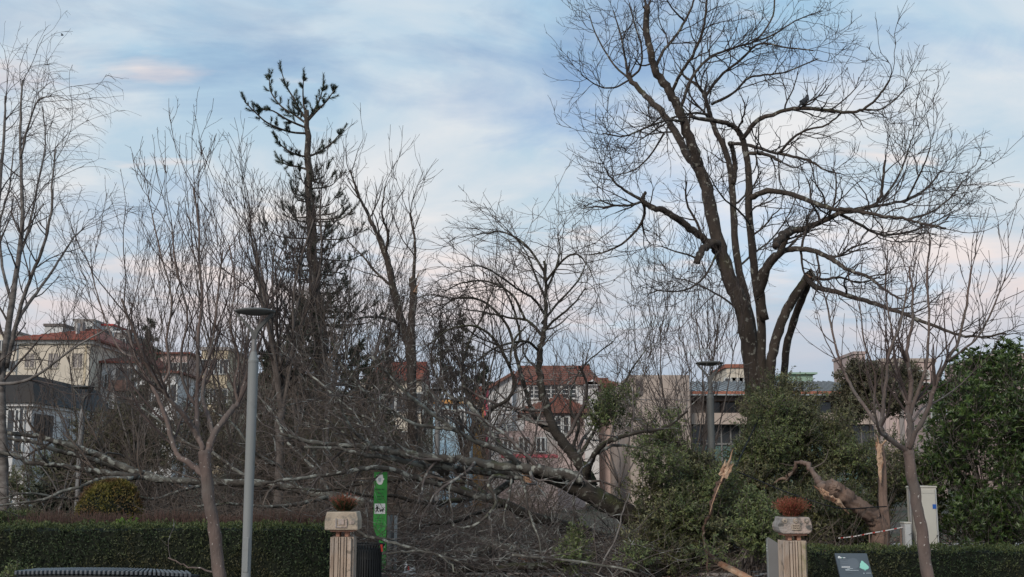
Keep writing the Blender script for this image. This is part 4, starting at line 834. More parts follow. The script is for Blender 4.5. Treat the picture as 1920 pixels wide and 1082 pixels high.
# ------------------------------------------------------------------ standing trees behind
LV_BG = [dict(dens=2.3, L=(1.2, 3.2), t=(.15, 1), ang=(15, 50), m=7, wander=.12, trop=(0, 0, .12), rr=.5, rmin=.008, tip=2),
         dict(dens=2.4, L=(.6, 1.6), t=(.12, 1), ang=(20, 50), m=5, wander=.12, trop=(0, 0, .10), rr=.6, rmin=.006, tip=.3),
         dict(dens=2.8, L=(.2, .7), t=(.12, 1), ang=(22, 55), m=3, wander=.12, trop=(0, 0, .08), rr=.7, rmin=.005)]
split = [
 ('trunk', [(775, 965), (774, 850), (773, 760), (771, 690), (765, 642), (752, 601), (743, 561), (734, 522), (724, 480), (710, 444)], 10, 5.5, .25),
 ('trunk', [(774, 700), (773, 660), (771, 621), (773, 580), (776, 550), (773, 522)], 7, 7, 0),
 ('limb', [(710, 446), (698, 420, .2), (687, 395, .4), (672, 365, .6), (657, 320, .8)], 4.2, 1.8),
 ('limb', [(722, 476), (728, 440, -.3), (716, 400, -.6), (722, 350, -.9)], 3, 1.3),
 ('limb', [(738, 540), (700, 505, .5), (680, 480, .8), (650, 450, 1.2)], 2.8, 1.2),
 ('limb', [(775, 530), (777, 500, -.1), (778, 460, -.2), (774, 430, -.2), (768, 400, -.3)], 3.6, 1.5, .8),
 ('limb', [(752, 612), (738, 602, -.2), (714, 595, -.6), (690, 594, -1), (665, 598, -1.4)], 4, 1.6, .5),
]
t_split = bare_tree('snapped_forked_tree', 'bare forked tree with one stem snapped off pale at its top', 'tree', 30.0, split, [dict(LV_BG[0], L=(.5, 1.5), dens=3.0)] + LV_BG[1:], 'bark_dark', 'twig_dark', (AX(775, 30), 30, 0), 41)
part('torn_end', splinter(at(774, 528, 30), np.array([.1, 0, 1.]), .10, .36, 9, r_), M['raw_wood'], t_split)
part('torn_end', splinter(at(779, 545, 29.9), np.array([.5, 0, 1.]), .07, .32, 5, r_), M['raw_wood'], t_split)

LV_BIRCH = [dict(dens=2.8, L=(.8, 1.7), t=(.2, 1), ang=(20, 50), m=8, wander=.10, trop=(.01, 0, .02), rr=.45, rmin=.005, tip=2),
            dict(dens=3.2, L=(.5, 1.5), t=(.15, 1), ang=(20, 50), m=7, wander=.12, trop=(.03, 0, -.09), rr=.55, rmin=.004, tip=.4),
            dict(dens=4.2, L=(.2, .8), t=(.1, 1), ang=(20, 50), m=5, wander=.12, trop=(.02, 0, -.16), rr=.7, rmin=.003)]
birch = [
 ('trunk', [(8, 985), (6, 850), (3, 760), (4, 700), (12, 640), (22, 570), (34, 490), (42, 420), (40, 330), (38, 240), (42, 150)], 9, 1.8, .8),
 ('trunk', [(4, 720), (-8, 640), (-14, 540), (-8, 440), (0, 340), (8, 250), (10, 180)], 7, 1.6, .8),
 ('limb', [(12, 690), (28, 620, -.3), (44, 560, -.5), (62, 510, -.7), (82, 460, -.9), (96, 400, -1.1), (98, 340, -1.2), (105, 280, -1.3)], 4.5, 1.4),
 ('limb', [(10, 660, .1), (40, 590, .5), (75, 540, .8), (110, 490, 1.1), (135, 450, 1.3), (160, 425, 1.5)], 4, 1.2),
 ('limb', [(34, 490), (56, 420, .4), (70, 350, .7), (85, 270, 1), (80, 200, 1.1)], 3, 1.1),
 ('limb', [(-10, 720), (35, 717, -.4), (70, 703, -.7), (108, 676, -1.0), (150, 645, -1.3), (210, 612, -1.5)], 3.5, 1.3, .7),
 ('limb', [(38, 300), (52, 240, -.3), (70, 190, -.5), (95, 180, -.7)], 2.4, 1),
 ('limb', [(-12, 560), (-30, 470, .5), (-40, 380, .8), (-30, 300, 1)], 3.4, 1.2),
 ('limb', [(22, 570), (5, 500, .5), (0, 420, .9), (18, 350, 1.2), (25, 280, 1.4)], 3.2, 1.2),
]
bare_tree('weeping_birch', 'tall bare birch with drooping twigs at the left edge', 'tree', 22.0, birch, LV_BIRCH, 'bark_birch', 'twig_birch', (AX(8, 22), 22, 0), 42)

LV_SHRUB = [dict(dens=2.6, L=(.8, 2.2), t=(.1, 1), ang=(25, 75), m=7, wander=.2, trop=(0, 0, .03), rr=.5, rmin=.007, tip=2),
            dict(dens=2.8, L=(.4, 1.2), t=(.1, 1), ang=(25, 70), m=5, wander=.2, trop=(0, 0, .02), rr=.6, rmin=.0055, tip=.3),
            dict(dens=3.2, L=(.15, .55), t=(.1, 1), ang=(25, 65), m=3, wander=.18, trop=(0, 0, .02), rr=.7, rmin=.0045)]
def auto_tree(px, Y, ytop, hf, nst, spread, label, seed, bark='bark_grey', twig='twig_grey', r=5, dens=1.0, lean=0.0, name='bare_tree', lv=None):
    """a bare tree of its own: trunk to the fork at height hf, nst rising stems reaching the photo row ytop"""
    q = np.random.default_rng(seed); b = at(px, 900, Y); b[2] = 0; zt = AZ(ytop, Y); top = np.array([b[0]+lean, Y, hf])
    k = Y/FPX; P = wobble(catmull([b, b*.4+top*.6+q.normal(0, .05, 3), top], 5), q, .03); P[0, 2] = -.05
    st = [('trunk', P, r, r*.72, .0 if hf < 3 else .12)]
    for s in range(nst):
        a = 2*pi*(s/nst) + q.uniform(-.5, .5); u = spread*q.uniform(.55, 1.1); h = (zt-hf)*q.uniform(.55, .82)
        dx, dy = cos(a)*u, sin(a)*u
        pts = [top - np.array([0, 0, q.uniform(0, .25*hf)]), top+[dx*.30, dy*.30, h*.25], top+[dx*.62+q.normal(0, .12), dy*.62, h*.6], top+[dx*.9, dy*.9, h]]
        pts[0][:2] = b[:2] + (top[:2]-b[:2])*pts[0][2]/hf
        st.append(('limb', catmull(pts, 5), r*q.uniform(.38, .6), r*.16))
    L2 = [dict(l) for l in (lv or LV_BG)]; L2[0]['dens'] *= dens
    return bare_tree(name, label, 'tree', Y, st, L2, bark, twig, b, seed)
auto_tree(1303, 25, 520, 1.0, 9, 1.15, 'slender bare tree of many upright stems behind the lamp right of centre', 61, r=5, dens=.75)
auto_tree(526, 27, 300, 3.6, 7, 1.5, 'bare grey trunked tree just right of the near lamp', 62, 'bark_grey', 'twig_dark', 9)
auto_tree(430, 33, 330, 3.0, 6, 1.9, 'bare tree behind the near lamp, its crown left of the conifer', 63, 'bark_grey', 'twig_grey', 5, dens=.7)
auto_tree(614, 31, 420, 4.0, 5, 1.4, 'thin whitish trunked bare tree right of the conifer', 64, 'bark_birch', 'twig_grey', 4)
auto_tree(655, 36, 400, 3.0, 6, 2.0, 'bare tree between the conifer and the snapped forked tree', 65, 'bark_grey', 'twig_dark', 5)
auto_tree(690, 38, 540, 3.5, 6, 2.0, 'lower bare tree right behind the snapped forked tree', 66, 'bark_grey', 'twig_dark', 5)
auto_tree(856, 33, 560, 2.4, 5, 1.5, 'dark bare tree behind the left fan of the fallen tree', 67, 'bark_dark', 'twig_dark', 7, lean=.3)
auto_tree(905, 40, 620, 3.0, 6, 2.0, 'small bare tree in front of the orange house', 68, 'bark_dark', 'twig_dark', 4, dens=.5)
auto_tree(252, 30, 430, 2.2, 7, 1.6, 'thin bare tree above the clipped dome bush', 69, 'bark_birch', 'twig_grey', 4, dens=.55)
auto_tree(338, 34, 420, 2.6, 6, 1.8, 'bare tree behind the shoots of the left young tree', 70, 'bark_grey', 'twig_grey', 4, dens=.6)
auto_tree(560, 42, 520, 3.5, 6, 2.0, 'bare tree hidden at the foot of the conifer', 71, 'bark_grey', 'twig_brown', 5)
auto_tree(150, 36, 590, 2.4, 6, 1.8, 'low bare tree before the white hill flats', 72, 'bark_grey', 'twig_brown', 4, dens=.4)
auto_tree(118, 24, 700, 1.2, 4, .9, 'small pale stemmed tree with a torn tip behind the left logs', 73, 'bark_birch', 'twig_birch', 3, dens=.6)
auto_tree(1160, 30, 640, 1.6, 6, 1.8, 'low spreading bare tree before the beige end wall', 74, 'bark_grey', 'twig_grey', 3.5, dens=.6)
auto_tree(1080, 34, 700, 1.5, 5, 1.4, 'low bare tree before the small hipped roof', 75, 'bark_dark', 'twig_dark', 3, dens=.5)
auto_tree(790, 44, 590, 3.5, 6, 2.2, 'far bare tree right of the snapped forked tree', 76, 'bark_grey', 'twig_grey', 5)
auto_tree(480, 46, 560, 3.0, 7, 2.6, 'far bare tree directly behind the near lamp head', 77, 'bark_grey', 'twig_brown', 5, dens=.7)

for px, Y, yt, lab, sd in [(215, 28, 790, 'brown twiggy bare shrub behind the dome bush', 301), (320, 27, 740, 'brown twiggy bare shrub behind the left young tree', 302), (420, 28, 720, 'brown twiggy bare shrub left of the near lamp pole', 303),
     (505, 29, 700, 'brown twiggy bare shrub right of the near lamp pole', 304), (590, 28, 680, 'tall brown twiggy shrub under the conifer', 305), (680, 29, 720, 'brown twiggy bare shrub left of the forked tree', 306), (745, 32, 740, 'brown twiggy bare shrub at the foot of the forked tree', 307),
     (835, 31, 760, 'brown twiggy bare shrub before the blue house', 308),
     (945, 30, 800, 'low brown twiggy shrub before the left half of the pink wall', 313), (1012, 31, 800, 'low brown twiggy shrub before the right half of the pink wall', 314)]:
    auto_tree(px, Y, yt, .45, 10, 1.35, lab, sd, 'bark_grey', 'twig_brown', 3.0, dens=.8, name='bare_shrub', lv=LV_SHRUB)

# ------------------------------------------------------------------ conifers
def foxtails(g, tw, rng, P, R0, dens, Ls, up, nl, nw, nn=46):
    """upturned needle sprays along a limb"""
    arc = np.linalg.norm(np.diff(P, axis=0), axis=1).sum(); N = max(2, int(arc*dens))
    a, r = grow(rng, P[None], np.full((1, len(P)), R0), dens, Ls, (.12, 1), (25, 70), 5, .10, (0, 0, up), .5, .008, .6, .35)
    e, er = grow(rng, P[None], np.full((1, len(P)), R0), 2.2/(.07*max(arc, .3)), Ls, (.93, 1), (0, 25), 5, .08, (0, 0, up), .5, .008, .6, .0)
    a = np.concatenate([a, e]); r = np.concatenate([r, er]); tw.tube(a, r, 4)
    B, n, _ = a.shape; t = rng.random((B, nn))**.8*.98+.02; f = t*(n-1); i = np.minimum(f.astype(int), n-2); w = (f-i)[..., None]; bi = np.arange(B)[:, None]
    p = a[bi, i]*(1-w)+a[bi, i+1]*w; T = nrm(a[bi, i+1]-a[bi, i]); q = rng.standard_normal(p.shape); q = nrm(q-(q*T).sum(-1, keepdims=True)*T)
    g.needles(p.reshape(-1, 3), (T*1.5+q).reshape(-1, 3), rng.uniform(nl*.6, nl, B*nn)*(1.1-.45*t.ravel()), nw, rng)
Yk = 36.0
rng = np.random.default_rng(91)
root = thing('broken_conifer', 'tall dark conifer with a snapped flat top and sparse upswept upper limbs', 'tree', (AX(612, Yk), Yk, 0))
P = wobble(trace([(612, 960), (608, 800), (600, 650), (592, 540), (585, 450), (580, 370), (577, 290), (575, 207)], Yk), rng, .03)
part('trunk', G().tube(P, np.linspace(.26, .075, len(P)), 10, True, .05, rng), M['bark_dark'], root, smooth=True)
kl = [[(576, 250), (548, 248, -.3), (522, 240, -.6), (498, 228, -.9), (478, 210, -1.1), (458, 190, -1.3)], [(575, 225), (562, 205, .2), (548, 180, .4), (536, 160, .5), (529, 138, .6)],
      [(575, 222), (570, 200, -.1), (568, 175, -.2), (569, 150, -.2)], [(576, 226), (590, 205, .2), (600, 185, .3), (606, 162, .4)], [(576, 228), (596, 206, -.2), (612, 190, -.4), (626, 170, -.5)],
      [(575, 232), (552, 215, .3), (528, 200, .6), (508, 172, .9), (505, 145, 1.0)], [(575, 240), (540, 225, -.5), (512, 208, -.8), (490, 205, -1)],
      [(578, 294), (600, 284, .2), (622, 268, .4), (638, 250, .5)], [(577, 294), (556, 290, -.2), (534, 278, -.4), (520, 264, -.5)], [(577, 318), (556, 312, .3), (540, 310, .5), (524, 300, .7)]]
ng, tw = G(), G()
for pts in kl:
    Q = trace(pts, Yk, 4); part('limb', G().tube(Q, np.linspace(.04, .016, len(Q)), 5), M['bark_dark'], root, smooth=True)
    foxtails(ng, tw, rng, Q, .012, 8.5, (.14, .46), .13, .19, .011, 95)
for k in range(92):
    py = 335 + 400*(k/92)**.9 + rng.uniform(-8, 8); c = np.array([np.interp(py, [206, 450, 650, 960], [575, 585, 600, 612]), py]); az = rng.uniform(0, 2*pi)
    L = np.interp(py, [335, 430, 560, 740], [.95, 1.35, 1.75, 2.1])*rng.uniform(.5, 1.1); b0 = at(c[0], c[1], Yk); d = np.array([cos(az), sin(az), 0])
    Q = catmull([b0, b0+d*L*.4+[0, 0, -.02], b0+d*L*.75+[0, 0, .02], b0+d*L+[0, 0, .22]], 4)
    tw.tube(Q, np.linspace(.03, .012, len(Q)), 4); foxtails(ng, tw, rng, Q, .012, 4.0, (.22, .5), .12, .19, .013, 58)
part('needles', ng, M['needle'], root, kind='stuff'); part('twigs', tw, M['bark_dark'], root, kind='stuff', smooth=True)
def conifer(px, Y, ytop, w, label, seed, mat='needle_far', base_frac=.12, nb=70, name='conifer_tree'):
    q = np.random.default_rng(seed); b = at(px, 900, Y); b[2] = float(hill(b[0], Y)); top = b.copy(); top[2] = AZ(ytop, Y); Hh = top[2]-b[2]
    root = thing(name, label, 'tree', b); part('trunk', G().tube(np.linspace(b, top, 6), np.linspace(.03*Hh/2, .02, 6), 7), M['bark_dark'], root, smooth=True)
    g, tw = G(), G()
    for k in range(nb):
        t = base_frac + (1-base_frac)*(k/nb)**.85; L = w*(1-t)**.8*q.uniform(.6, 1.1)+.12; az = q.uniform(0, 2*pi); d = np.array([cos(az), sin(az), 0]); b0 = b+(top-b)*t
        Q = np.array([b0, b0+d*L*.35+[0, 0, .03*L], b0+d*L*.7-[0, 0, .06*L], b0+d*L-[0, 0, .1*L]]); tw.tube(Q, [.03, .025, .02, .01], 3)
        m = int(26+L*90); s = q.random(m)**.7; i = np.minimum((s*3).astype(int), 2); f = (s*3-i)[:, None]; p = Q[i]*(1-f)+Q[i+1]*f
        dd = d*.6+q.standard_normal((m, 3))*.7+[0, 0, -.1]; g.leaves(p+q.standard_normal((m, 3))*.05*L, dd, q.standard_normal((m, 3)), q.uniform(.14, .34, m)*(.5+w*.25), .045+.012*w)
    part('crown', g, M[mat], root, kind='stuff'); part('branches', tw, M['bark_dark'], root, kind='stuff')
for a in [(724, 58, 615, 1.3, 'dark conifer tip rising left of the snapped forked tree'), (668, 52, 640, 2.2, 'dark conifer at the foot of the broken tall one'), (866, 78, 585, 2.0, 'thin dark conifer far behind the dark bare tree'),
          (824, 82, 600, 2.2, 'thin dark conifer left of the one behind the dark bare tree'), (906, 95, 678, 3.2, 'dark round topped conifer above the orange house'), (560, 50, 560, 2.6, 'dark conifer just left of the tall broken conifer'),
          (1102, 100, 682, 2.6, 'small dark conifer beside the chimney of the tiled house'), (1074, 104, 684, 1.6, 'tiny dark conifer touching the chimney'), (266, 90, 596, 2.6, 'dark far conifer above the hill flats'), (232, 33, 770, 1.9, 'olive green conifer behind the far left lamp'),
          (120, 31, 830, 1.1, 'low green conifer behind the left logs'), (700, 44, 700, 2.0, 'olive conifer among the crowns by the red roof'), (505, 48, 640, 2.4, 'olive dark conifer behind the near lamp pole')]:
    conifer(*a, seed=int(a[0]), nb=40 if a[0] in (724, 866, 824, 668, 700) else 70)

# ------------------------------------------------------------------ leafy shrubs and evergreen trees
def lump(p, s, ph):
    return np.sin(p[:, 0]*s+ph)*np.sin(p[:, 1]*s*.9+ph*2)+np.sin(p[:, 2]*s*1.2+ph*3)*np.sin(p[:, 0]*s*1.7-p[:, 1]*s+ph)
def clumps(blobs, n, r, seed):
    q = np.random.default_rng(seed); w = np.array([b[3]*b[5] for b in blobs]); out = []
    for k in q.choice(len(blobs), n, p=w/w.sum()):
        x, y, Y, a, b_, c_ = blobs[k]; f = FPX/Y; d = nrm(q.standard_normal(3))*q.random()**.4; rr = q.uniform(*r)
        out.append((x+d[0]*a*f*.9, y-d[2]*c_*f*.9, Y+d[1]*b_*.9, rr, rr, rr*.75))
    return out
def leafy(name, label, cat, blobs, n, leaf, mat, base, seed, per=12, tw=.26, up=.45, thr=-.35, branch='bark_grey', nbr=40, rosette=False, freq=2.4, kind_part='foliage', nstem=3, root=None):
    """blobs: (x, y in the photo, distance, half sizes in metres)"""
    q = np.random.default_rng(seed); root = root or thing(name, label, cat, base)
    wts = np.array([b[3]*b[5] for b in blobs]); bi = q.choice(len(blobs), n*2, p=wts/wts.sum())
    C = np.array([at(*b[:3]) for b in blobs])[bi]; S = np.array([b[3:6] for b in blobs], float)[bi]
    d = nrm(q.standard_normal((n*2, 3))); rad = q.random(n*2)**.45
    p = C + d*S*rad[:, None]*(1+.22*np.sin(d[:, :1]*5+seed)*np.sin(d[:, 2:]*6+seed*2))
    ok = (p[:, 2] > .05) & (lump(p, freq, seed*.7) > thr + q.normal(0, .15, n*2)); p, d = p[ok][:n], d[ok][:n]; N = len(p)
    td = nrm(d*.7+q.standard_normal((N, 3))*.45+[0, 0, up]); m = 4
    T = np.zeros((N, m, 3)); x = p.copy(); dd = td
    for s in range(m):
        T[:, s] = x; dd = nrm(dd+q.standard_normal((N, 3))*.15+[0, 0, .05]); x = x+dd*(tw*q.uniform(.6, 1.2, N)/(m-1))[:, None]
    st = G().tube(T, np.linspace(.005, .0025, m)[None]*np.ones((N, 1)), 3)
    g = G(); t = np.linspace(.1, 1.0, per) if not rosette else np.concatenate([np.linspace(.35, .9, per//3), np.full(per-per//3, 1.0)])
    f = t*(m-1); i = np.minimum(f.astype(int), m-2); w = (f-i)[None, :, None]; lp = T[:, i]*(1-w)+T[:, i+1]*w; tg = nrm(T[:, i+1]-T[:, i])
    r = q.standard_normal(lp.shape); r = nrm(r-(r*tg).sum(-1, keepdims=True)*tg); ld = tg*(.55 if not rosette else .75)+r*.9; ln = tg*.8-r*.4+q.standard_normal(lp.shape)*.35+[0, 0, .35]
    L = q.uniform(.65, 1.15, (N, per))*leaf[0]; g.leaves(lp.reshape(-1, 3), ld.reshape(-1, 3), ln.reshape(-1, 3), L.ravel(), L.ravel()*leaf[1])
    part(kind_part, g, M[mat], root, kind='stuff')
    base = np.array(base, float); k = min(nbr, N); sel = q.choice(N, k, replace=False); B = []
    for s in sel:
        a = base+[q.normal(0, .12), q.normal(0, .12), 0]; e = p[s]; mid = a*.45+e*.55+[0, 0, -.12*np.linalg.norm(e-a)]+q.normal(0, .1, 3); mid[:2] = mid[:2]*.7+a[:2]*.3
        B.append(catmull([a, a*.7+mid*.3+[0, 0, .15], mid, e], 3))
    B = np.array(B); st.tube(B, np.linspace(1, .15, B.shape[1])[None]*q.uniform(.012, .03, (k, 1)), 5)
    part('branches', st, M[branch], root, kind='stuff', smooth=True); return root
OAK = (.062, .42)
crown_roots = [None, None]
crown_roots[0] = leafy('fallen_evergreen', 'broad dark green leafy crown round the foot of the tallest tree, behind the right planter', 'tree',
      clumps([(1500, 800, 22.5, 1.25, 1.1, .80), (1440, 850, 22.2, .85, .9, 1.0), (1590, 850, 22.5, .8, .9, .95), (1530, 900, 21.8, 1.2, .9, .85), (1410, 930, 21.5, .8, .8, .8), (1620, 930, 22, .5, .7, .7), (1450, 765, 23, .6, .6, .42)], 62, (.24, .5), 1),
      5600, OAK, 'leaf_holm', (AX(1500, 22.5), 22.5, 0), 101, per=13, thr=-.30)
crown_roots[1] = leafy('fallen_evergreen', 'sprawling dull green leafy crown left of the splintered branch, over the fallen trunk end', 'tree',
      clumps([(1255, 895, 19.8, .65, .8, .5), (1215, 925, 19.6, .25, .5, .4), (1320, 915, 20.2, .6, .8, .62), (1280, 985, 19.3, .75, .7, .45), (1230, 1035, 18.7, .5, .5, .26), (1340, 960, 19.4, .5, .6, .5), (1390, 985, 19.6, .5, .6, .5)], 46, (.2, .4), 2),
      3500, OAK, 'leaf_holm', (AX(1290, 20), 20, 0), 102, per=13, thr=-.25)
for bl, nn_, sd in ((clumps([(1480, 790, 21.8, 1.1, .6, .7), (1560, 830, 21.6, .9, .6, .6), (1420, 860, 21.2, .6, .6, .7)], 16, (.16, .34), 21), 950, 121), (clumps([(1225, 890, 19.0, .5, .4, .4), (1300, 930, 19.2, .7, .4, .5), (1240, 985, 18.6, .6, .4, .3)], 14, (.14, .3), 22), 700, 122)):  # leaf highlights put into the colour: paler clumps over both crowns
    leafy('', '', '', bl, nn_, OAK, 'leaf_light', (AX(1500 if sd == 121 else 1290, 21), 22.5 if sd == 121 else 20, 0), sd, per=12, thr=-.3, nbr=12, kind_part='highlight_foliage', root=crown_roots[sd-121])
leafy('leafy_branch', 'pale green leafy bough reaching left above the dull green crown', 'bough',
      [(1165, 760, 20.2, .42, .4, .30), (1200, 745, 20.3, .4, .4, .2), (1140, 790, 20.1, .25, .3, .18), (1235, 790, 20.4, .38, .4, .2), (1190, 805, 20.2, .4, .3, .16), (1255, 835, 20.3, .35, .3, .15)],
      620, OAK, 'leaf_light', tuple(at(1270, 850, 20.4)), 103, per=13, thr=-.15, nbr=26)
leafy('leafy_branch', 'bright green leafy bough in front of the dark foliage, left of the right planter', 'bough',
      [(1365, 975, 17.6, .34, .3, .26), (1410, 985, 17.6, .30, .3, .30), (1350, 1010, 17.5, .3, .3, .2), (1430, 1015, 17.5, .22, .3, .2), (1395, 945, 17.8, .2, .25, .14), (1330, 985, 17.6, .26, .25, .2), (1335, 1035, 17.2, .2, .2, .14)],
      680, (.066, .42), 'leaf_light', (AX(1390, 18), 18, 0), 104, per=13, thr=-.2, nbr=26)
leafy('leafy_branch', 'yellowish green low bough beside the end of the mossy trunk', 'bough',
      [(1130, 1015, 18.4, .45, .4, .22), (1170, 1050, 18.0, .4, .3, .14), (1090, 1045, 18.2, .3, .3, .12)], 420, OAK, 'leaf_light', (AX(1180, 18.3), 18.3, .05), 105, per=12, thr=-.2, nbr=26)
leafy('dark_shrub', 'dark shadowy shrub behind the right planter and low tape', 'shrub',
      [(1560, 965, 20.6, .75, .6, .5), (1480, 985, 20, .6, .5, .45), (1690, 940, 21, .6, .6, .8), (1670, 880, 22.5, .5, .6, .6), (1620, 990, 20.3, .6, .5, .3)], 2400, (.07, .4), 'leaf_holm', (AX(1600, 20.8), 20.8, 0), 106, per=12, thr=-.4)
lb = []; q_ = np.random.default_rng(77)
for k in range(66):
    x = q_.uniform(1738, 1985); yt = np.interp(x, [1738, 1765, 1790, 1830, 1860, 1893, 1930, 1985], [850, 775, 740, 705, 715, 672, 705, 690]); y = yt+25+(1005-yt)*q_.random()**1.15
    rr = q_.uniform(.15, .33); lb.append((x, y, 20.3+q_.uniform(-.7, .8), rr, rr, rr*1.3))
leafy('evergreen_tree', 'dense glossy green evergreen tree at the right edge behind the hedge', 'tree', lb, 3300, (.10, .32), 'leaf_laurel', (AX(1850, 20.5), 20.5, 0), 107, per=13, tw=.32, up=1.1, thr=-.5, rosette=True, freq=2.6, nbr=60)
g_ = [(1893, 690, 20.6, .16, .16, .34), (1905, 720, 20.6, .2, .2, .3), (1822, 700, 20.4, .18, .18, .2), (1860, 705, 20.5, .16, .16, .2), (1790, 735, 20.4, .2, .2, .22), (1770, 770, 20.4, .2, .2, .2)]
leafy('evergreen_tree', 'upright leading shoots of glossy leaves topping the right edge evergreen', 'tree', g_, 330, (.11, .34), 'leaf_laurel', (AX(1860, 20.7), 20.7, .0), 108, per=14, tw=.3, up=1.4, thr=-1.5, rosette=True, nbr=16)
leafy('round_evergreen', 'dark grey green tree top between the metal roof and the rose flats', 'tree',
      [(1625, 710, 46, .95, .9, .65), (1690, 715, 47, .8, .8, .6), (1655, 745, 46, 1.4, 1.2, .7), (1590, 760, 46, .8, .8, .6)], 1500, (.16, .42), 'leaf_olive', (AX(1650, 46), 46, 0), 109, per=12, tw=.4, thr=-.3)
leafy('olive_shrub', 'large dull olive shrub behind the left logs and far lamp', 'shrub',
      [(215, 830, 31, 1.2, 1.0, .9), (290, 850, 31, 1.2, 1.0, .8), (180, 880, 30, 1.0, .9, .6)], 1300, (.10, .4), 'leaf_olive', (AX(230, 31), 31, 0), 110, per=10, tw=.4, thr=-.1)
leafy('olive_shrub', 'brownish olive brush between the near lamp pole and the forked tree', 'shrub',
      [(560, 860, 32, 1.5, 1.1, 1.0), (660, 840, 34, 1.6, 1.2, 1.3), (470, 880, 32, 1.2, 1.0, .9), (740, 880, 33, 1.3, 1.1, .9)], 1900, (.10, .36), 'leaf_olive', (AX(600, 33), 33, 0), 111, per=9, tw=.4, thr=.0)
leafy('olive_shrub', 'grey olive bush hiding the foot of the ochre house', 'shrub', [(405, 800, 44, 1.5, 1.0, 1.3), (350, 830, 44, 1.6, 1, 1.2), (440, 840, 44, 1.3, 1, 1.2)], 1300, (.12, .4), 'leaf_olive', (AX(400, 44), 44, 0), 113, per=10, tw=.4, thr=-.05)
leafy('ivy_shrub', 'small dark green bush under the left balcony house', 'shrub', [(85, 900, 34, .8, .8, .8), (40, 920, 34, .8, .8, .5)], 560, (.1, .4), 'leaf_holm', (AX(80, 34), 34, 0), 112, per=10, tw=.35)

# ------------------------------------------------------------------ clipped hedges
def hedge(name, label, x0, x1, y0, y1, h, seed, dens=1700, leaf=.045, top='leaf_hedge_top', side='leaf_hedge', cat='hedge'):
    q = np.random.default_rng(seed); root = thing(name, label, cat, ((x0+x1)/2, (y0+y1)/2, 0))
    nxk = max(4, int((x1-x0)/.1)); g = G(); xs = np.linspace(x0+.05, x1-.05, nxk)
    prof = np.array([(y0+.06, 0), (y0+.05, h*.5), (y0+.08, h-.07), ((y0+y1)/2, h-.05), (y1-.08, h-.07), (y1-.05, 0)])
    v = np.array([[(x, y+q.normal(0, .012), z+q.normal(0, .012)*(z > 0)) for y, z in prof] for x in xs]).reshape(-1, 3); k = len(prof)
    i = np.arange(nxk-1)[:, None]*k; j = np.arange(k-1)[None]; g.add(v, np.stack([i+j, i+k+j, i+k+j+1, i+j+1], -1).reshape(-1, 4)); g.f.append(np.array([list(range(k))[::-1]])); g.f.append(np.array([[(nxk-1)*k+a for a in range(k)]]))
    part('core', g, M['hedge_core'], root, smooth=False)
    def scatter(P, Nn, mat, nm, amp=.035):
        P = P + Nn*(amp*lump(P, 7, seed)[:, None]*.4 + q.normal(0, .018, (len(P), 1)))
        d = Nn*.55+q.standard_normal(P.shape)*.75+[0, 0, .35]; gg = G().leaves(P, d, Nn+q.standard_normal(P.shape)*.6, q.uniform(.6, 1.3, len(P))*leaf, leaf*.42); part(nm, gg, M[mat], root, kind='stuff')
    n = int((x1-x0)*h*dens); P = np.column_stack([q.uniform(x0, x1, n), np.full(n, y0+.02), q.uniform(.02, h, n)]); P[:, 1] += np.where(P[:, 2] > h-.08, (P[:, 2]-h+.08)*.5, 0)
    n2 = int((y1-y0)*h*dens); e1 = np.column_stack([np.full(n2, x0), q.uniform(y0, y1, n2), q.uniform(.02, h, n2)]); e2 = e1 + [x1-x0, 0, 0]
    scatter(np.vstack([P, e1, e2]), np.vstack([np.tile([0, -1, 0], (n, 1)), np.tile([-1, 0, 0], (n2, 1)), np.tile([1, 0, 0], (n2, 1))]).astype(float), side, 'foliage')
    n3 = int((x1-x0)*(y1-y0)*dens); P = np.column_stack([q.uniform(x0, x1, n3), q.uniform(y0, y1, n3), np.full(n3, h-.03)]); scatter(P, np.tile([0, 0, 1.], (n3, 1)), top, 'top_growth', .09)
    n4 = int((x1-x0)*16); b0 = np.column_stack([q.uniform(x0, x1, n4), q.uniform(y0-.02, y1, n4), np.full(n4, h-.06)]); low = q.random(n4) < .3; b0[low, 1] = y0-.01; b0[low, 2] = q.uniform(.1, h-.05, low.sum())
    d = q.standard_normal((n4, 3))*.4+[0, -.15, 1]; T = np.stack([b0+nrm(d)*l for l in (0, .06, .11)], 1) + q.standard_normal((n4, 3, 3))*.008; gg = G().tube(T, np.array([[.003, .0025, .0015]])*np.ones((n4, 1)), 3)
    for f in (.45, .7, 1.0): gg.leaves(T[:, 0]+(T[:, 2]-T[:, 0])*f, d+q.standard_normal((n4, 3)), q.standard_normal((n4, 3)), leaf*1.05, leaf*.42)
    part('stray_shoots', gg, M[top], root, kind='stuff')
    return root
def hz(py, Y): return AZ(py, Y)
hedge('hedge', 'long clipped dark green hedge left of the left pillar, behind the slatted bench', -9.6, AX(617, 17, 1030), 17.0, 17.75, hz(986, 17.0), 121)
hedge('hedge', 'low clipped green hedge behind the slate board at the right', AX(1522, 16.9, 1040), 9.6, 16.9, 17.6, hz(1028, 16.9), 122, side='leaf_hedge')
hedge('hedge', 'short bright clipped hedge at the far left, behind the long one', AX(-60, 19.5, 970), AX(52, 19.5, 970), 19.5, 20.1, hz(962, 19.5), 123, side='leaf_hedge_top')
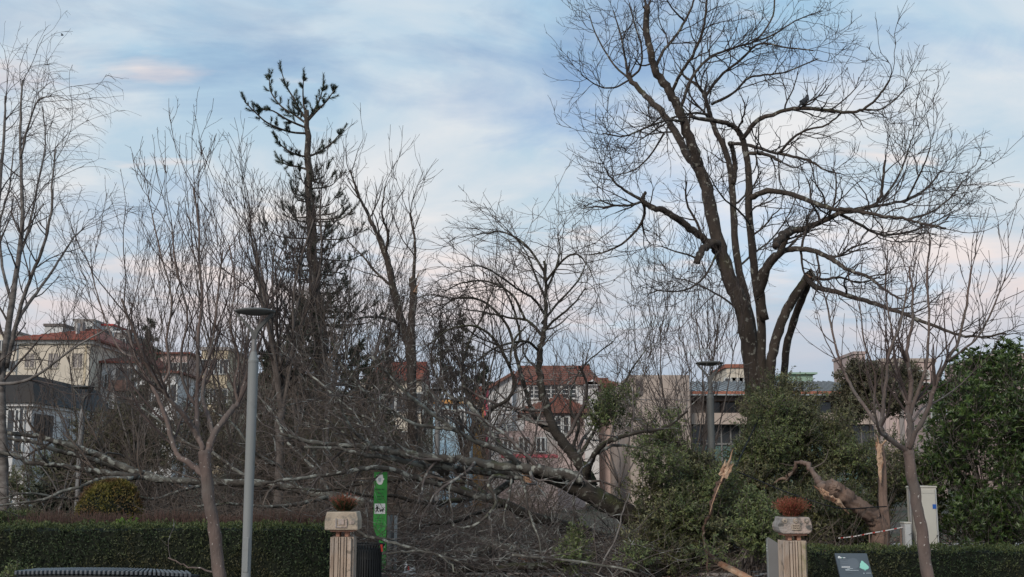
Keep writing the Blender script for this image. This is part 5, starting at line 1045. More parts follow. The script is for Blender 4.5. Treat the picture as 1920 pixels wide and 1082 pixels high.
def dome(name, label, px, Y, hw, zt, mat, seed, n=5200, leaf=.04):
    q = np.random.default_rng(seed); c = np.array([AX(px, Y, 940), Y, 0]); root = thing(name, label, 'bush', c)
    prof = [(hw*.93, .0), (hw*.98, zt*.25), (hw*.97, zt*.5), (hw*.88, zt*.72), (hw*.66, zt*.89), (hw*.3, zt*.97), (.01, zt*.985)]
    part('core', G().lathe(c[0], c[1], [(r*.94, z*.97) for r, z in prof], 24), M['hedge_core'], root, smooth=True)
    t = q.random(n)**.8; z = np.interp(t, np.linspace(0, 1, 7), [a[1] for a in prof]); r = np.interp(t, np.linspace(0, 1, 7), [a[0] for a in prof]); a = q.uniform(0, 2*pi, n)
    N = nrm(np.column_stack([np.cos(a), np.sin(a), np.interp(t, [0, .4, .7, 1], [0, .1, .8, 3])])); P = np.column_stack([c[0]+r*np.cos(a), c[1]+r*np.sin(a), z]); P += N*(.04*lump(P, 6, seed)[:, None]*.5+q.normal(0, .015, (n, 1)))
    part('foliage', G().leaves(P, N*.6+q.standard_normal((n, 3))*.7+[0, 0, .4], N+q.standard_normal((n, 3))*.6, q.uniform(.6, 1.3, n)*leaf, leaf*.42), M[mat], root, kind='stuff'); return root
dome('dome_bush', 'clipped dome shaped bush of yellowish green behind the long hedge', 206, 20.0, .575, AZ(899, 20), 'leaf_topiary', 131, 10500, .05)
bar = [(95, 18.9, .42, 'left of the dome bush'), (185, 18.7, .36, 'in front of the dome bush'), (232, 18.75, .3, 'at the right foot of the dome bush'), (302, 18.9, .34, 'just right of the dome bush'), (362, 18.9, .3, 'behind the left young tree'), (440, 19.0, .36, 'between the young tree and the near lamp'), (525, 19.0, .40, 'right of the near lamp pole'), (590, 19.1, .3, 'behind the left planter')]
for k, (px, Y, hw, w) in enumerate(bar):
    q = np.random.default_rng(140+k); x = AX(px, Y, 970); n = 620; zt = AZ(957 + 4*(k % 3), Y)
    b0 = np.column_stack([x+q.uniform(-hw, hw, n)*.9, Y+q.uniform(-.22, .22, n), np.zeros(n)]); m = 4; T = np.zeros((n, m, 3)); T[:, 0] = b0; d = np.array([0, 0, 1.])+q.standard_normal((n, 3))*.16; hh = zt*q.uniform(.75, 1.04, n)
    for s in range(1, m): T[:, s] = T[:, s-1]+nrm(d+q.standard_normal((n, 3))*.1)*(hh/(m-1))[:, None]
    root = thing('barberry_shrub', 'low reddish brown shrub of thin twigs ' + w, 'shrub', (x, Y, 0), 'barberry row behind the long hedge')
    part('twigs', G().tube(T, np.linspace(.006, .003, m)[None]*np.ones((n, 1)), 3), M['leaf_barberry'], root, kind='stuff')
    f = q.random((n, 5)); i = (f*3).astype(int).clip(0, 2); bi = np.arange(n)[:, None]; p = (T[bi, i]+(T[bi, i+1]-T[bi, i])*(f*3-i)[..., None]).reshape(-1, 3)
    part('leaves', G().leaves(p, q.standard_normal(p.shape)+[0, 0, .6], q.standard_normal(p.shape), .032, .014), M['leaf_barberry'], root, kind='stuff')
leafy('green_sprig', 'light green fresh sprigs poking over the hedge below the dome bush', 'sprig', [(243, 985, 17.9, .17, .12, .05), (232, 988, 17.9, .1, .1, .04)], 46, (.05, .5), 'leaf_sprig', (AX(243, 17.9), 17.9, .3), 151, per=8, tw=.09, nbr=8, thr=-3)
leafy('green_sprig', 'pale green sprig growing at the left bench end', 'sprig', [(28, 1074, 15.2, .16, .1, .05)], 36, (.05, .5), 'leaf_light', (AX(28, 15.2), 15.2, .0), 152, per=8, tw=.1, nbr=8, thr=-3)

# ------------------------------------------------------------------ the split trunk, the splintered branches and the tape
Yy = 19.4; rng = np.random.default_rng(161)
root = thing('split_tree', 'brown trunk split in two, one half bowed left with a torn pale edge', 'broken tree', (AX(1650, Yy), Yy, 0))
P = wobble(trace([(1652, 1075), (1650, 1022), (1644, 985, -.05), (1630, 966, -.15), (1606, 948, -.3), (1580, 930, -.45), (1557, 914, -.6)], Yy), rng, .012)
part('bowed_trunk', ridged(P, np.linspace(16, 13.5, len(P))*Yy/FPX*np.interp(np.linspace(0, 1, len(P)), [0, .25, .5, .75, 1], [1.12, .96, 1.03, .95, 1.06]), 22, rng), M['bark_red'], root, smooth=True)
P2 = trace([(1655, 1030), (1660, 985), (1655, 945, .05), (1654, 904, .1), (1653, 865, .1), (1649, 832, .1)], Yy)
part('upright_trunk', ridged(P2, np.linspace(9, 6.5, len(P2))*Yy/FPX, 16, rng), M['bark_red'], root, smooth=True)
P3 = wobble(trace([(1549, 915, -.5), (1537, 906, -.2), (1528, 890, .2), (1518, 877, .5), (1505, 869, .8), (1492, 875, 1.0), (1481, 892, 1.2), (1466, 898, 1.3), (1440, 910, 1.5), (1412, 902, 1.7)], Yy, 4), rng, .018)
part('limb', G().tube(P3, np.interp(np.linspace(0, 1, len(P3)), [0, .25, 1], [8, 5, 2.2])*Yy/FPX*rng.uniform(.85, 1.15, len(P3)), 7, True, .05, rng), M['bark_red'], root, smooth=True)
a, r = grow(rng, P3[None], np.full((1, len(P3)), .03), 3, (.4, 1.1), (.2, 1), (30, 80), 6, .2, (0, 0, .02), .4, .005); part('twigs', G().tube(a, r, 4), M['twig_brown'], root, kind='stuff', smooth=True)
rr = np.random.default_rng(5)
P = np.array([at(1534+58*t, 914+48*t+3*sin(t*7), Yy-.86+.30*t) for t in np.linspace(0, 1, 22)]); part('torn_edge', torn_strip(P, [.008, .035, .052, .05, .042, .048, .03, .02, .005], rr, .05), M['raw_wood'], root)
g = splinter(at(1545, 924, Yy-.9), at(1532, 912, Yy-.9)-at(1560, 936, Yy-.85), .05, .22, 6, rr); part('torn_shards', g, M['raw_wood'], root)
part('torn_end', splinter(at(1557, 914, Yy-.6), at(1545, 905, Yy-.6)-at(1580, 930, Yy-.5), .12, .13, 12, rr), M['bark_red'], root)
P = np.array([at(1647.5+2.5*t, 832+74*t, Yy-.01-.0*t) for t in np.linspace(0, 1, 16)]); P[:, 1] -= .012; P[:, 1] -= .03; part('torn_face', torn_strip(P, [.03, .048, .042, .05, .044, .038, .03, .02, .004], rr, .035), M['raw_wood'], root)
g = splinter(at(1647, 838, Yy), np.array([-.12, 0, 1.]), .04, .22, 6, rr); part('torn_tip', g, M['raw_wood'], root)
part('torn_stub', G().tube(trace([(1651, 838, .1), (1659, 828), (1664, 823)], Yy), np.linspace(.022, .008, 11), 5), M['raw_wood'], root, smooth=True)
Yb = 18.6
root = thing('splintered_branch', 'thin broken branch standing up with a pale splintered tip', 'branch', (AX(1323, Yb), Yb, 0))
P = wobble(trace([(1330, 1075), (1319, 1012), (1323, 980), (1336, 946), (1347, 914), (1358, 890)], Yb), rng, .018); part('stem', G().tube(P, np.linspace(1.8, 4.6, len(P))*Yb/FPX*rng.uniform(.88, 1.12, len(P)), 8, True, .08, rng), M['bark_brown'], root, smooth=True)
part('splintered_tip', splinter(at(1359, 888, Yb), at(1381, 848, Yb)-at(1358, 890, Yb), .075, .42, 15, rr), M['raw_wood'], root)
P = trace([(1357, 892), (1350, 908), (1338, 938), (1330, 965)], Yb-.05); part('bark_strip', torn_strip(P, [.022, .012, .010, .008, .003], rr, .012), M['raw_wood'], root, smooth=True)
Yb = 17.4
root = thing('stripped_branch', 'branch stripped to pale wood at its thick lower end, near the right pillar', 'branch', (AX(1380, Yb), Yb, 0))
P = trace([(1320, 1008), (1324, 1026), (1334, 1042), (1350, 1056)], Yb); part('stem', G().tube(P, np.linspace(2.4, 4.5, len(P))*Yb/FPX, 7, True, .05, rng), M['bark_brown'], root, smooth=True)
P = trace([(1349, 1056), (1368, 1066, -.1), (1388, 1076, -.2), (1410, 1089, -.3)], Yb); part('stripped_end', G().tube(P, np.linspace(5.5, 6.5, len(P))*Yb/FPX, 9, True, .05, rng), M['raw_wood'], root); part('torn_end', splinter(P[0], P[0]-P[3], .035, .12, 7, rng), M['raw_wood'], root)
for k, (pa, pb, Y, lab) in enumerate([((1403, 690), (1404, 830), 24.5, 'thin dark cable hanging straight down beside the tallest tree')]):
    P = catmull([at(*pa, Y), at((pa[0]+pb[0])/2+1, (pa[1]+pb[1])/2, Y), at(*pb, Y)], 6); tag(link_mesh('hanging_cable', G().tube(P, np.full(len(P), .008), 5), M['cable'], None, True, org=P[-1]), lab, 'cable')
P = catmull([at(1425, 780, 22), at(1405, 822, 21), at(1390, 853, 20.2), at(1376, 882, 19.6)], 6); tag(link_mesh('slack_cable', G().tube(P, np.full(len(P), .014), 5), M['cable'], None, True, org=P[-1]), 'thick black cable slanting down to the splintered branch', 'cable')
P = catmull([at(1376, 882, 19.6), at(1420, 900, 19.2), at(1480, 925, 18.9), at(1560, 950, 18.6), at(1598, 954, 18.85), at(1640, 951, 19.1), at(1662, 950, 19.3)], 6); tag(link_mesh('tied_cable', G().tube(P, np.full(len(P), .011), 5), M['cable'], None, True, org=P[-1]), 'black cable drawn across both halves of the split trunk', 'cable')
for px, py, yb in ((1631, 999, 1065), (1690, 988, 1060)):
    P = np.array([at(px, yb, 19.0), at(px-1, py, 19.0)]); P[0][2] = 0; tag(link_mesh('tape_stake', G().tube(P, [.014, .012], 6, True), M['bark_red'], None, org=P[0]), 'thin wooden stake holding the tape, ' + ('left of the split trunk' if px == 1631 else 'right of the split trunk'), 'stake')
root = thing('barrier_tape', 'red and white barrier tape strung low between thin stakes', 'tape', at(1631, 1001, 19))
tp = catmull([at(1572, 1009, 19.2), at(1600, 1006, 19.1), at(1631, 1000, 18.98), at(1660, 995, 18.95), at(1690, 989, 18.98), at(1698, 987, 19.0)], 6)
for k in range(len(tp)-1):
    a_, b_ = tp[k], tp[k+1]; g = G().add([a_+[0, 0, .008], b_+[0, 0, .008], b_-[0, 0, .008], a_-[0, 0, .008], a_+[0, .004, .008], b_+[0, .004, .008], b_+[0, .004, -.008], a_+[0, .004, -.008]], [(0,3,2,1),(4,5,6,7),(0,1,5,4),(2,3,7,6)])
    part('tape_stripe', g, M['red' if k % 4 == 1 else 'tape_white'], root)

# ------------------------------------------------------------------ lamps
def lamp(px, py, Y, label, mat='metal_grey'):
    c = at(px, py, Y); x, zt = c[0], c[2]; root = thing('street_lamp', label, 'street lamp', (x, Y, 0), 'park lamps with flat round heads')
    o = part('pole', G().lathe(x, Y, [(.052, 0), (.062, zt-.62)], 20), M[mat], root, smooth=True)
    g = G().lathe(x, Y, [(.0655, zt-.625), (.0655, zt-.60), (.061, zt-.595), (.036, zt-.50), (.034, zt-.495)], 20); part('collar', g, M[mat], root)
    part('neck', G().lathe(x, Y, [(.032, zt-.505), (.030, zt-.30), (.024, zt-.24), (.004, zt-.22)], 16), M['metal_slab' if mat == 'metal_grey' else 'metal_dark'], root, smooth=True)
    part('service_door', G().box(x-.03, x+.03, Y-.0585, Y-.045, .45, .85), M[mat], root, bevel=.004)
    for s, yy in ((-1, -.03), (1, .0)):
        P = catmull([(x, Y+yy*.3, zt-.34), (x+s*.035, Y+yy*.5, zt-.235), (x+s*.12, Y+yy, zt-.13), (x+s*.215, Y+yy, zt-.028)], 5); gg = G()
        for i in range(len(P)-1):
            u = P[i+1]-P[i]; n = nrm(np.array([-u[2]*s, 0, u[0]*s])); w = .026-.012*i/len(P); gg.obox((P[i]+P[i+1])/2, u*.52, np.array([0, .03 if s > 0 else .022, 0]), n*w*(1 if s > 0 else .75))
        part('arm', gg, M['metal_dark'], root)
    part('lamp_head', G().lathe(x, Y, [(.001, zt-.042), (.11, zt-.040), (.225, zt-.018), (.242, zt-.004), (.242, zt+.006), (.19, zt+.022), (.06, zt+.030), (.001, zt+.031)], 36), M['metal_dark'], root, smooth=True)
    return root
lamp(478.5, 584, 14.2, 'nearest flat headed lamp, on a pale grey pole right of the left young tree')
lamp(1330, 681, 20.4, 'dark flat headed lamp before the beige modern building', 'metal_dark')
lamp(157, 726, 26.6, 'far flat headed lamp in front of the dark roofed white house', 'metal_slab')
lamp(821, 730, 27.6, 'far flat headed lamp among the limbs of the fallen tree', 'metal_slab')

# ------------------------------------------------------------------ gate pillars with planters
def pillar(px, Y, ytop, shaft_mat, label, seed, ribs, moss=False):
    q = np.random.default_rng(seed); x = AX(px, Y, 1030); h = AZ(ytop, Y); root = thing('gate_pillar', label, 'pillar', (x, Y, 0), 'stone pillars of the park gate')
    hw = .128; part('core', G().box(x-hw, x+hw, Y-hw+.02, Y+hw, 0, h-.006), M[shaft_mat], root, bevel=.012)
    part('plinth', G().box(x-.19, x+.19, Y-.24, Y+.24, -.02, .10), M['stone'], root, bevel=.01)
    xx = x-hw
    for k, w in enumerate(ribs):
        ww = w*2*hw; d = q.uniform(.012, .034); part('stone_rib', G().box(xx+.004, xx+ww-.004, Y-hw-d, Y-hw+.019, .101, h-q.uniform(0, .012)), M['stone_mossy' if moss and k >= len(ribs)-2 else shaft_mat], root, bevel=.007); xx += ww
    for s in (-1, 1):
        yy = Y-hw+.03
        for w in (.09, .07, .08, .06): part('stone_rib', G().box(x+s*(hw+.012)-.011, x+s*(hw+.012)+.011, yy, yy+w-.008, .101, h-.008), M[shaft_mat], root, bevel=.006); yy += w
    for s in (-1, 1): part('brick', G().box(x+s*.058-.024, x+s*.058+.024, Y-.10, Y+.06, h-.004, h+.058), M['stone_brick'], root, bevel=.005)
    part('capping', G().box(x-.15, x+.15, Y-.16, Y+.16, h+.059, h+.082), M['stone_brick'], root, bevel=.006)
    return x, h+.083
x, z = pillar(643, 15.5, 1005, 'stone_shaft', 'fluted stone gate pillar right of the long hedge, under the square planter', 171, [.14, .22, .10, .18, .13, .23])
rt = thing('stone_planter', 'square beige stone planter with a carved square on its front', 'planter', (x, 15.5, z))
g = G(); Y = 15.5
g.prism([(x-.208, Y-.2, z), (x+.208, Y-.2, z), (x+.208, Y-.2, z+.155), (x+.190, Y-.2, z+.23), (x-.190, Y-.2, z+.23), (x-.208, Y-.2, z+.155)], (0, .40, 0)); part('body', g, M['stone'], rt, bevel=.012)
g = G().box(x-.213, x+.213, Y-.21, Y+.21, z+.0005, z+.145); part('lower_block', g, M['stone'], rt, bevel=.014)
g = G().box(x-.075, x-.055, Y-.228, Y-.205, z+.03, z+.15).box(x+.055, x+.075, Y-.228, Y-.205, z+.03, z+.15).box(x-.0545, x+.0545, Y-.228, Y-.205, z+.03, z+.048).box(x-.04, x+.04, Y-.222, Y-.208, z+.065, z+.14).box(x+.105, x+.17, Y-.216, Y-.205, z+.07, z+.12)
part('carving', g, M['stone_grey'], rt, bevel=.006); part('soil', G().box(x-.16, x+.16, Y-.16, Y+.16, z+.2305, z+.236), M['soil'], rt)
def tuft(x, Y, z, label, seed, n1, n2, h):
    q = np.random.default_rng(seed); root = thing('planter_grass', label, 'plant', (x, Y, z))
    for n, mat, hh, sp in ((n1, 'leaf_redgrass', h, .6), (n2, 'leaf_hedge', h*.75, .6)):
        a = q.uniform(0, 2*pi, n); tl = q.uniform(.05, sp, n); d = np.column_stack([np.cos(a)*tl, np.sin(a)*tl, np.ones(n)]); p = np.column_stack([x+np.cos(a)*tl*.13, Y+np.sin(a)*tl*.1, np.full(n, z-.005)])
        g = G(); d = nrm(d+q.standard_normal((n, 3))*.12); l = (q.uniform(.35, 1.1, n)**1.0*hh)[:, None]; out_ = d*[1, 1, 0]; P_ = [p]; dd = d
        for s_ in range(3): P_.append(P_[-1]+nrm(dd)*l/3); dd = dd+out_*.35-[0, 0, .08]+q.standard_normal((n, 3))*.16
        T_ = np.stack(P_, 1); g.tube(T_, np.array([[.0026, .0026, .002, .0008]])*np.ones((n, 1)), 3)
        for f_ in (1, 2, 3): g.leaves(T_[:, f_]-nrm(dd)*.01, dd+q.standard_normal((n, 3))*.7, q.standard_normal((n, 3)), hh*.16, .009)
        part('blades', g, M[mat], root, kind='stuff')
tuft(x, Y, z+.236, 'reddish topped green tuft growing in the square planter', 172, 260, 900, .22)
Y2 = 15.3
x, z = pillar(1487, Y2, 1012, 'stone_shaft', 'fluted stone gate pillar with green moss down its right side', 173, [.20, .16, .12, .12, .16, .24], True)
rt = thing('stone_planter', 'grey weathered stone planter with carved rosettes and rounded ends', 'planter', (x, Y2, z))
g = G(); cs = [(-.245, 0.03), (-.20, 0), (.20, 0), (.245, .03), (.25, .10), (.232, .155), (.215, .205), (-.215, .205), (-.225, .15), (-.25, .13), (-.262, .08)]
g.prism([(x+a*.83, Y2-.2, z+b) for a, b in cs], (0, .40, 0)); part('body', g, M['stone_grey'], rt, bevel=.016)
for dx in (-.14, 0, .136):
    part('rosette', G().tube([[x+dx, Y2-.202, z+.162], [x+dx, Y2-.219, z+.162]], [.034, .028], 8, True), M['stone'], rt)
    part('rosette', G().tube([[x+dx, Y2-.2195, z+.162], [x+dx, Y2-.226, z+.162]], [.014, .011], 8, True), M['stone_grey'], rt)
g = G().box(x-.055, x-.042, Y2-.217, Y2-.198, z+.045, z+.115).box(x+.042, x+.055, Y2-.217, Y2-.198, z+.045, z+.115).box(x-.0415, x+.0415, Y2-.217, Y2-.198, z+.045, z+.057).box(x-.0415, x+.0415, Y2-.217, Y2-.198, z+.103, z+.115)
for k in range(5): g.obox((x-.028+k*.014, Y2-.21, z+.08+(.006 if k % 2 else -.006)), (.004, 0, .003), (0, .008, 0), (-.004, 0, .016))
part('carving', g, M['stone'], rt, bevel=.004); part('soil', G().box(x-.15, x+.15, Y2-.16, Y2+.16, z+.2055, z+.211), M['soil'], rt)
tuft(x, Y2, z+.211, 'rust red grassy plant filling the weathered planter', 174, 620, 90, .24)

# ------------------------------------------------------------------ street furniture
Y = 17.0; x = AX(690, Y, 1040); zt = AZ(1021, Y)
root = thing('litter_bin', 'black slatted litter bin with flared bars beside the left pillar', 'bin', (x, Y, 0)); R = .19
for k in range(34):
    a = 2*pi*k/34; u = np.array([cos(a), sin(a), 0]); P = np.array([(x, Y, .05)+u*R, (x, Y, zt-.16)+u*R, (x, Y, zt-.06)+u*(R+.008), (x, Y, zt)+u*(R+.045)]); g = G(); tq = np.array([-sin(a), cos(a), 0])*.0105
    g.add(np.vstack([np.vstack([q_-tq-u*.004, q_+tq-u*.004, q_+tq+u*.004, q_-tq+u*.004]) for q_ in P]), [(i*4+j, i*4+(j+1) % 4, i*4+4+(j+1) % 4, i*4+4+j) for i in range(3) for j in range(4)])
    part('bar', g, M['bin_black'], root)
def ring(cx, cy, z0, z1, r0, r1, k=36): return G().lathe(cx, cy, [(r0, z0), (r1, z0), (r1, z1), (r0, z1), (r0, z0)], k)
part('rim', ring(x, Y, zt, zt+.016, R+.03, R+.052), M['bin_black'], root); part('band', ring(x, Y, zt-.20, zt-.10, R-.014, R-.005), M['bin_black'], root); part('base_ring', ring(x, Y, .02, .06, R-.02, R+.006), M['bin_black'], root)
part('liner', G().lathe(x, Y, [(.001, .05), (R-.03, .05), (R-.03, zt-.05), (R-.036, zt-.05), (R-.036, .08), (.001, .08)], 28), M['bin_black'], root, smooth=True)
g = G().add([at(713, 1021, Y-.25), at(717, 1021, Y-.25), at(718, 1034, Y-.24), at(715, 1035, Y-.24), at(713, 1021, Y-.245), at(717, 1021, Y-.245), at(718, 1034, Y-.235), at(715, 1035, Y-.235)], [(0,3,2,1),(4,5,6,7),(0,1,5,4),(1,2,6,5),(2,3,7,6),(3,0,4,7)])
tag(link_mesh('tape_scrap', g, M['red'], None, org=at(715, 1021, Y-.25)), 'scrap of red tape stuck on the litter bin rim', 'tape')

Y = 19.0; root = thing('green_totem', 'tall green dog walking sign post with a white emblem behind the bin', 'sign', (AX(712, Y, 980), Y, 0))
xl, xr, zt = AX(700, Y, 980), AX(724.5, Y, 980), AZ(885, Y); zc1 = AZ(985, Y); zc2 = AZ(1012, Y); xc = AX(711, Y, 1000)
ol = [(xr, 0), (xr, zt), (xl, zt), (xl, zc1)] + [(xl+(xc-xl)*t**1.6, zc1+(zc2-zc1)*t) for t in (.25, .5, .75, 1)] + [(xc, 0)]
part('panel', G().prism([(a, Y, b) for a, b in ol], (0, .05, 0)), M['sign_green'], root)
def pxz(px, py): return AX(px, Y, py), AZ(py, Y)
def plate(pts, off, mat, nm, par=root, th=.003): return part(nm, G().prism([(*[pxz(*p)[0]], Y-off-th, pxz(*p)[1]) for p in pts], (0, th, 0)), M[mat], par)
em = [(706.2, 890.5), (708, 891.5), (710, 890), (712, 891), (714, 890), (718, 890), (718.3, 896), (720.3, 897), (720.3, 900), (718.3, 901), (718.2, 904), (716, 908), (712.5, 909), (709, 908), (706.5, 904.5), (706.2, 901), (704, 900.5), (704, 898), (706, 897)]
plate(em, .002, 'print_white', 'emblem'); plate([(709, 896), (715, 896), (714.5, 902), (712, 904), (709.5, 902)], .006, 'print_pale', 'emblem_shield')
plate([(702.3, 944.2), (722.3, 944.2), (722.3, 963.5), (702.3, 963.5)], .002, 'print_white', 'pictogram_plate')
man = [(706.2, 949.5), (708.8, 949.2), (709.6, 952), (712.4, 954), (712, 954.8), (709, 953.6), (708.6, 955.6), (710.4, 960.2), (709, 960.4), (707.2, 956.8), (705.6, 960.4), (704.2, 960.2), (706, 955.6), (705.4, 953), (704.4, 955), (703.6, 954.6)]
plate(man[::-1], .006, 'print_black', 'walking_figure'); plate([(706.6+1.1*cos(t), 947.9-1.2*sin(t)) for t in np.linspace(0, 2*pi, 9)[:-1]], .006, 'print_black', 'walking_figure')
dog = [(711, 955.2), (712.5, 955.6), (717.3, 955.3), (718, 953.4), (719.2, 953), (720.7, 954), (719.4, 955.2), (718.6, 957.2), (718.4, 960.2), (717.3, 960.2), (717, 957.8), (714, 957.7), (713.6, 960.2), (712.5, 960.2), (712.3, 957), (711.4, 956.5)]
plate(dog[::-1], .006, 'print_black', 'dog_figure'); plate([(712.2, 954.2), (718, 954.6), (718, 954.9), (712.2, 954.6)], .0065, 'print_black', 'leash')
q = np.random.default_rng(7)
def text_row(px0, px1, py, h, mat, off=.002):
    xx = px0; g = G()
    while xx < px1:
        w = q.uniform(.7, 1.5); x0_, z0_ = pxz(xx, py+h*.5); x1_, z1_ = pxz(min(xx+w, px1), py-h*.5); g.box(x0_, x1_, Y-off-.002, Y-off, z0_, z1_); xx += w+q.uniform(.25, .5)
        if q.random() < .18: xx += .9
    part('print_line', g, M[mat], root, kind='stuff')
text_row(703.2, 721, 917.6, 2.6, 'print_green'); text_row(708, 719, 924.5, 1.4, 'print_green'); text_row(707, 720, 931, 1.4, 'print_green'); text_row(708, 716.5, 936, 1.4, 'print_green')
for yy in (972, 976, 982, 986): text_row(703.5, 719 if yy != 976 else 714, yy, .9, 'print_green')
part('post', G().box(AX(712, Y, 1000), AX(722, Y, 1000), Y+.051, Y+.10, 0, zt-.1), M['metal_grey'], root)
root = thing('metal_notice', 'grey metal panel with a thin pale post, right of the green sign', 'panel', (AX(735, 19.4), 19.4, 0)); Y = 19.4
part('sheet', G().box(AX(726, Y, 1000), AX(735.5, Y, 1000), Y, Y+.04, 0, AZ(966, Y)), M['metal_grey'], root, bevel=.004); part('post', G().box(AX(739, Y, 1000), AX(744.5, Y, 1000), Y-.02, Y+.04, 0, AZ(967, Y)), M['cabinet_grey'], root, bevel=.004)
for k in range(9): part('slot', G().box(AX(735.8, Y, 1000), AX(738.7, Y, 1000), Y, Y+.02, AZ(1000+k*4.2, Y)-.012, AZ(1000+k*4.2, Y)+.006), M['metal_dark'], root)

Y = 16.0; xa, xb = AX(1441, Y, 1040), AX(1464, Y, 1040)
root = thing('metal_slab_sign', 'flat grey metal slab with a slanted top, against the right pillar', 'slab', ((xa+xb)/2, Y, 0))
part('slab', G().prism([(xa, Y, 0), (xb, Y, 0), (xb, Y, AZ(1021, Y)), (xa, Y, AZ(1007, Y))], (0, .06, 0)), M['metal_slab'], root, bevel=.004); part('edge_strip', G().box(xa-.014, xa-.001, Y-.005, Y+.066, 0, AZ(1007, Y)-.02), M['metal_grey'], root)
g = G()
for k in range(3): g.box(xa-.0145-.002, xa-.0145, Y+.01, Y+.03, AZ(1022+k*5, Y)-.014, AZ(1022+k*5, Y)+.006)
part('strip_print', g, M['print_white'], root, kind='stuff')

# slate information board on its lectern
Y = 14.3; c = at(1601, 1065, Y); tl = radians(52); u = np.array([1, 0, 0.]); v = np.array([0, cos(tl), sin(tl)]); n = np.cross(u, v)
root = thing('information_board', 'tilted slate grey information board with a mint tree emblem before the hedge', 'sign', (c[0], Y, 0)); HW, HH = .195, .20
def board(a0, a1, b0, b1, off, mat, nm): return part(nm, G().obox(c+u*(a0+a1)/2+v*(b0+b1)/2+n*off, u*(a1-a0)/2, v*(b1-b0)/2, n*.0012), M[mat], root)
part('panel', G().obox(c, u*HW, v*HH, n*.012), M['board_edge'], root, bevel=.003); board(-HW+.004, HW-.002, -HH+.002, HH-.004, .0135, 'board_slate', 'face')
board(-.165, -.125, .125, .140, .0165, 'print_white', 'print_line'); part('logo', G().obox(c+u*-.148+v*.143+n*.0165, u*.012, v*.010, n*.0012), M['print_white'], root); board(-.122, -.113, .128, .138, .0165, 'print_mint', 'print_line'); board(-.105, -.078, .128, .136, .0165, 'print_white', 'print_line')
hill_ = [(-.16, -.01), (-.15, .10), (-.09, .095), (-.03, .12), (.02, .13), (.055, .115), (.07, .07), (.055, .0), (.0, -.03), (-.08, -.03)]
part('print_shape', G().prism([c+u*a+v*b+n*.0147 for a, b in hill_[::-1]], n*.0012), M['print_dim'], root)
for a0, a1, b, m_ in ((-.155, -.055, .105, 'print_dim'), (-.15, -.06, .075, 'print_dim'), (-.15, -.05, .045, 'print_dim')): board(a0, a1, b-.006, b+.006, .0172, m_, 'print_line')
qq = np.random.default_rng(9)
for a0, a1, b, hh_, m_ in ((-.148, -.050, .000, .0055, 'print_white'), (-.085, -.022, -.022, .0038, 'print_pale'), (-.112, -.06, -.035, .0038, 'print_pale'), (-.112, .045, -.046, .0038, 'print_pale'), (-.105, -.04, -.085, .003, 'print_dim'), (.125, .18, -.085, .0035, 'print_pale')):
    g = G(); aa = a0
    while aa < a1:
        w = qq.uniform(.006, .014); e = min(aa+w, a1); g.obox(c+u*(aa+e)/2+v*b+n*.019, u*(e-aa)/2, v*hh_, n*.0012); aa += w+.0025
    part('print_line', g, M[m_], root, kind='stuff')
crown_ = [(.063, -.005), (.075, .02), (.078, .045), (.09, .06), (.10, .083), (.112, .092), (.125, .082), (.132, .066), (.15, .05), (.166, .024), (.176, .004), (.17, -.016), (.15, -.03), (.13, -.033), (.122, -.05), (.117, -.05), (.117, -.034), (.095, -.028)]
part('tree_emblem', G().prism([c+u*a+v*b+n*.0157 for a, b in crown_[::-1]], n*.0012), M['print_mint'], root); part('logo', G().obox(c+u*.098+v*-.085+n*.0165, u*.006, v*.006, n*.001), M['print_pale'], root)
part('post', G().box(c[0]-.05, c[0]+.05, Y+.02, Y+.07, 0, c[2]-.05), M['metal_dark'], root)

# electrical cabinets
Y = 19.2; x0, x1 = AX(1716, Y, 980), AX(1759, Y, 980); z0, z1 = 0, AZ(911, Y)
root = thing('electric_cabinet', 'tall cream electrical cabinet with a small blue plate behind the right hedge', 'cabinet', ((x0+x1)/2, Y, 0))
part('body', G().box(x0, x1, Y, Y+.35, 0, z1-.03), M['cabinet'], root, bevel=.008); part('cap', G().prism([(x0-.012, Y-.012, z1-.028), (x1+.012, Y-.012, z1-.028), (x1+.006, Y-.012, z1-.004), ((x0+x1)/2, Y-.012, z1+.004), (x0+.006, Y-.012, z1-.004)], (0, .375, 0)), M['cabinet'], root, bevel=.004)
d = part('door', G().box(x0+.07, x1-.03, Y-.014, Y-.001, .06, z1-.12), M['cabinet'], root, bevel=.003); part('frame_strip', G().box(x0+.012, x0+.055, Y-.012, Y-.0005, .03, z1-.05), M['cabinet_grey'], root); part('frame_strip', G().box(x1-.024, x1-.006, Y-.012, Y-.0005, .03, z1-.05), M['cabinet_grey'], root)
link_mesh('blue_plate', G().box(AX(1739.5, Y), AX(1746.5, Y), Y-.021, Y-.0145, AZ(954, Y), AZ(945.5, Y)), M['blue'], d, bevel=.008); link_mesh('lock', G().box(AX(1744, Y), AX(1746, Y), Y-.02, Y-.0145, AZ(1007, Y), AZ(1003, Y)), M['metal_dark'], d)
part('vent_strip', G().box(x0+.075, x1-.035, Y-.011, Y-.0005, z1-.115, z1-.06), M['cabinet'], root)
part('conduit', G().tube([[x0-.03, Y+.1, 0], [x0-.03, Y+.1, AZ(915, Y)]], [.02, .02], 8, True), M['metal_slab'], root, smooth=True)
Y = 18.9; x0, x1 = AX(1697, Y, 1000), AX(1709, Y, 1000); root = thing('meter_box', 'small pale grey meter box left of the cream cabinet', 'box', ((x0+x1)/2, Y, 0))
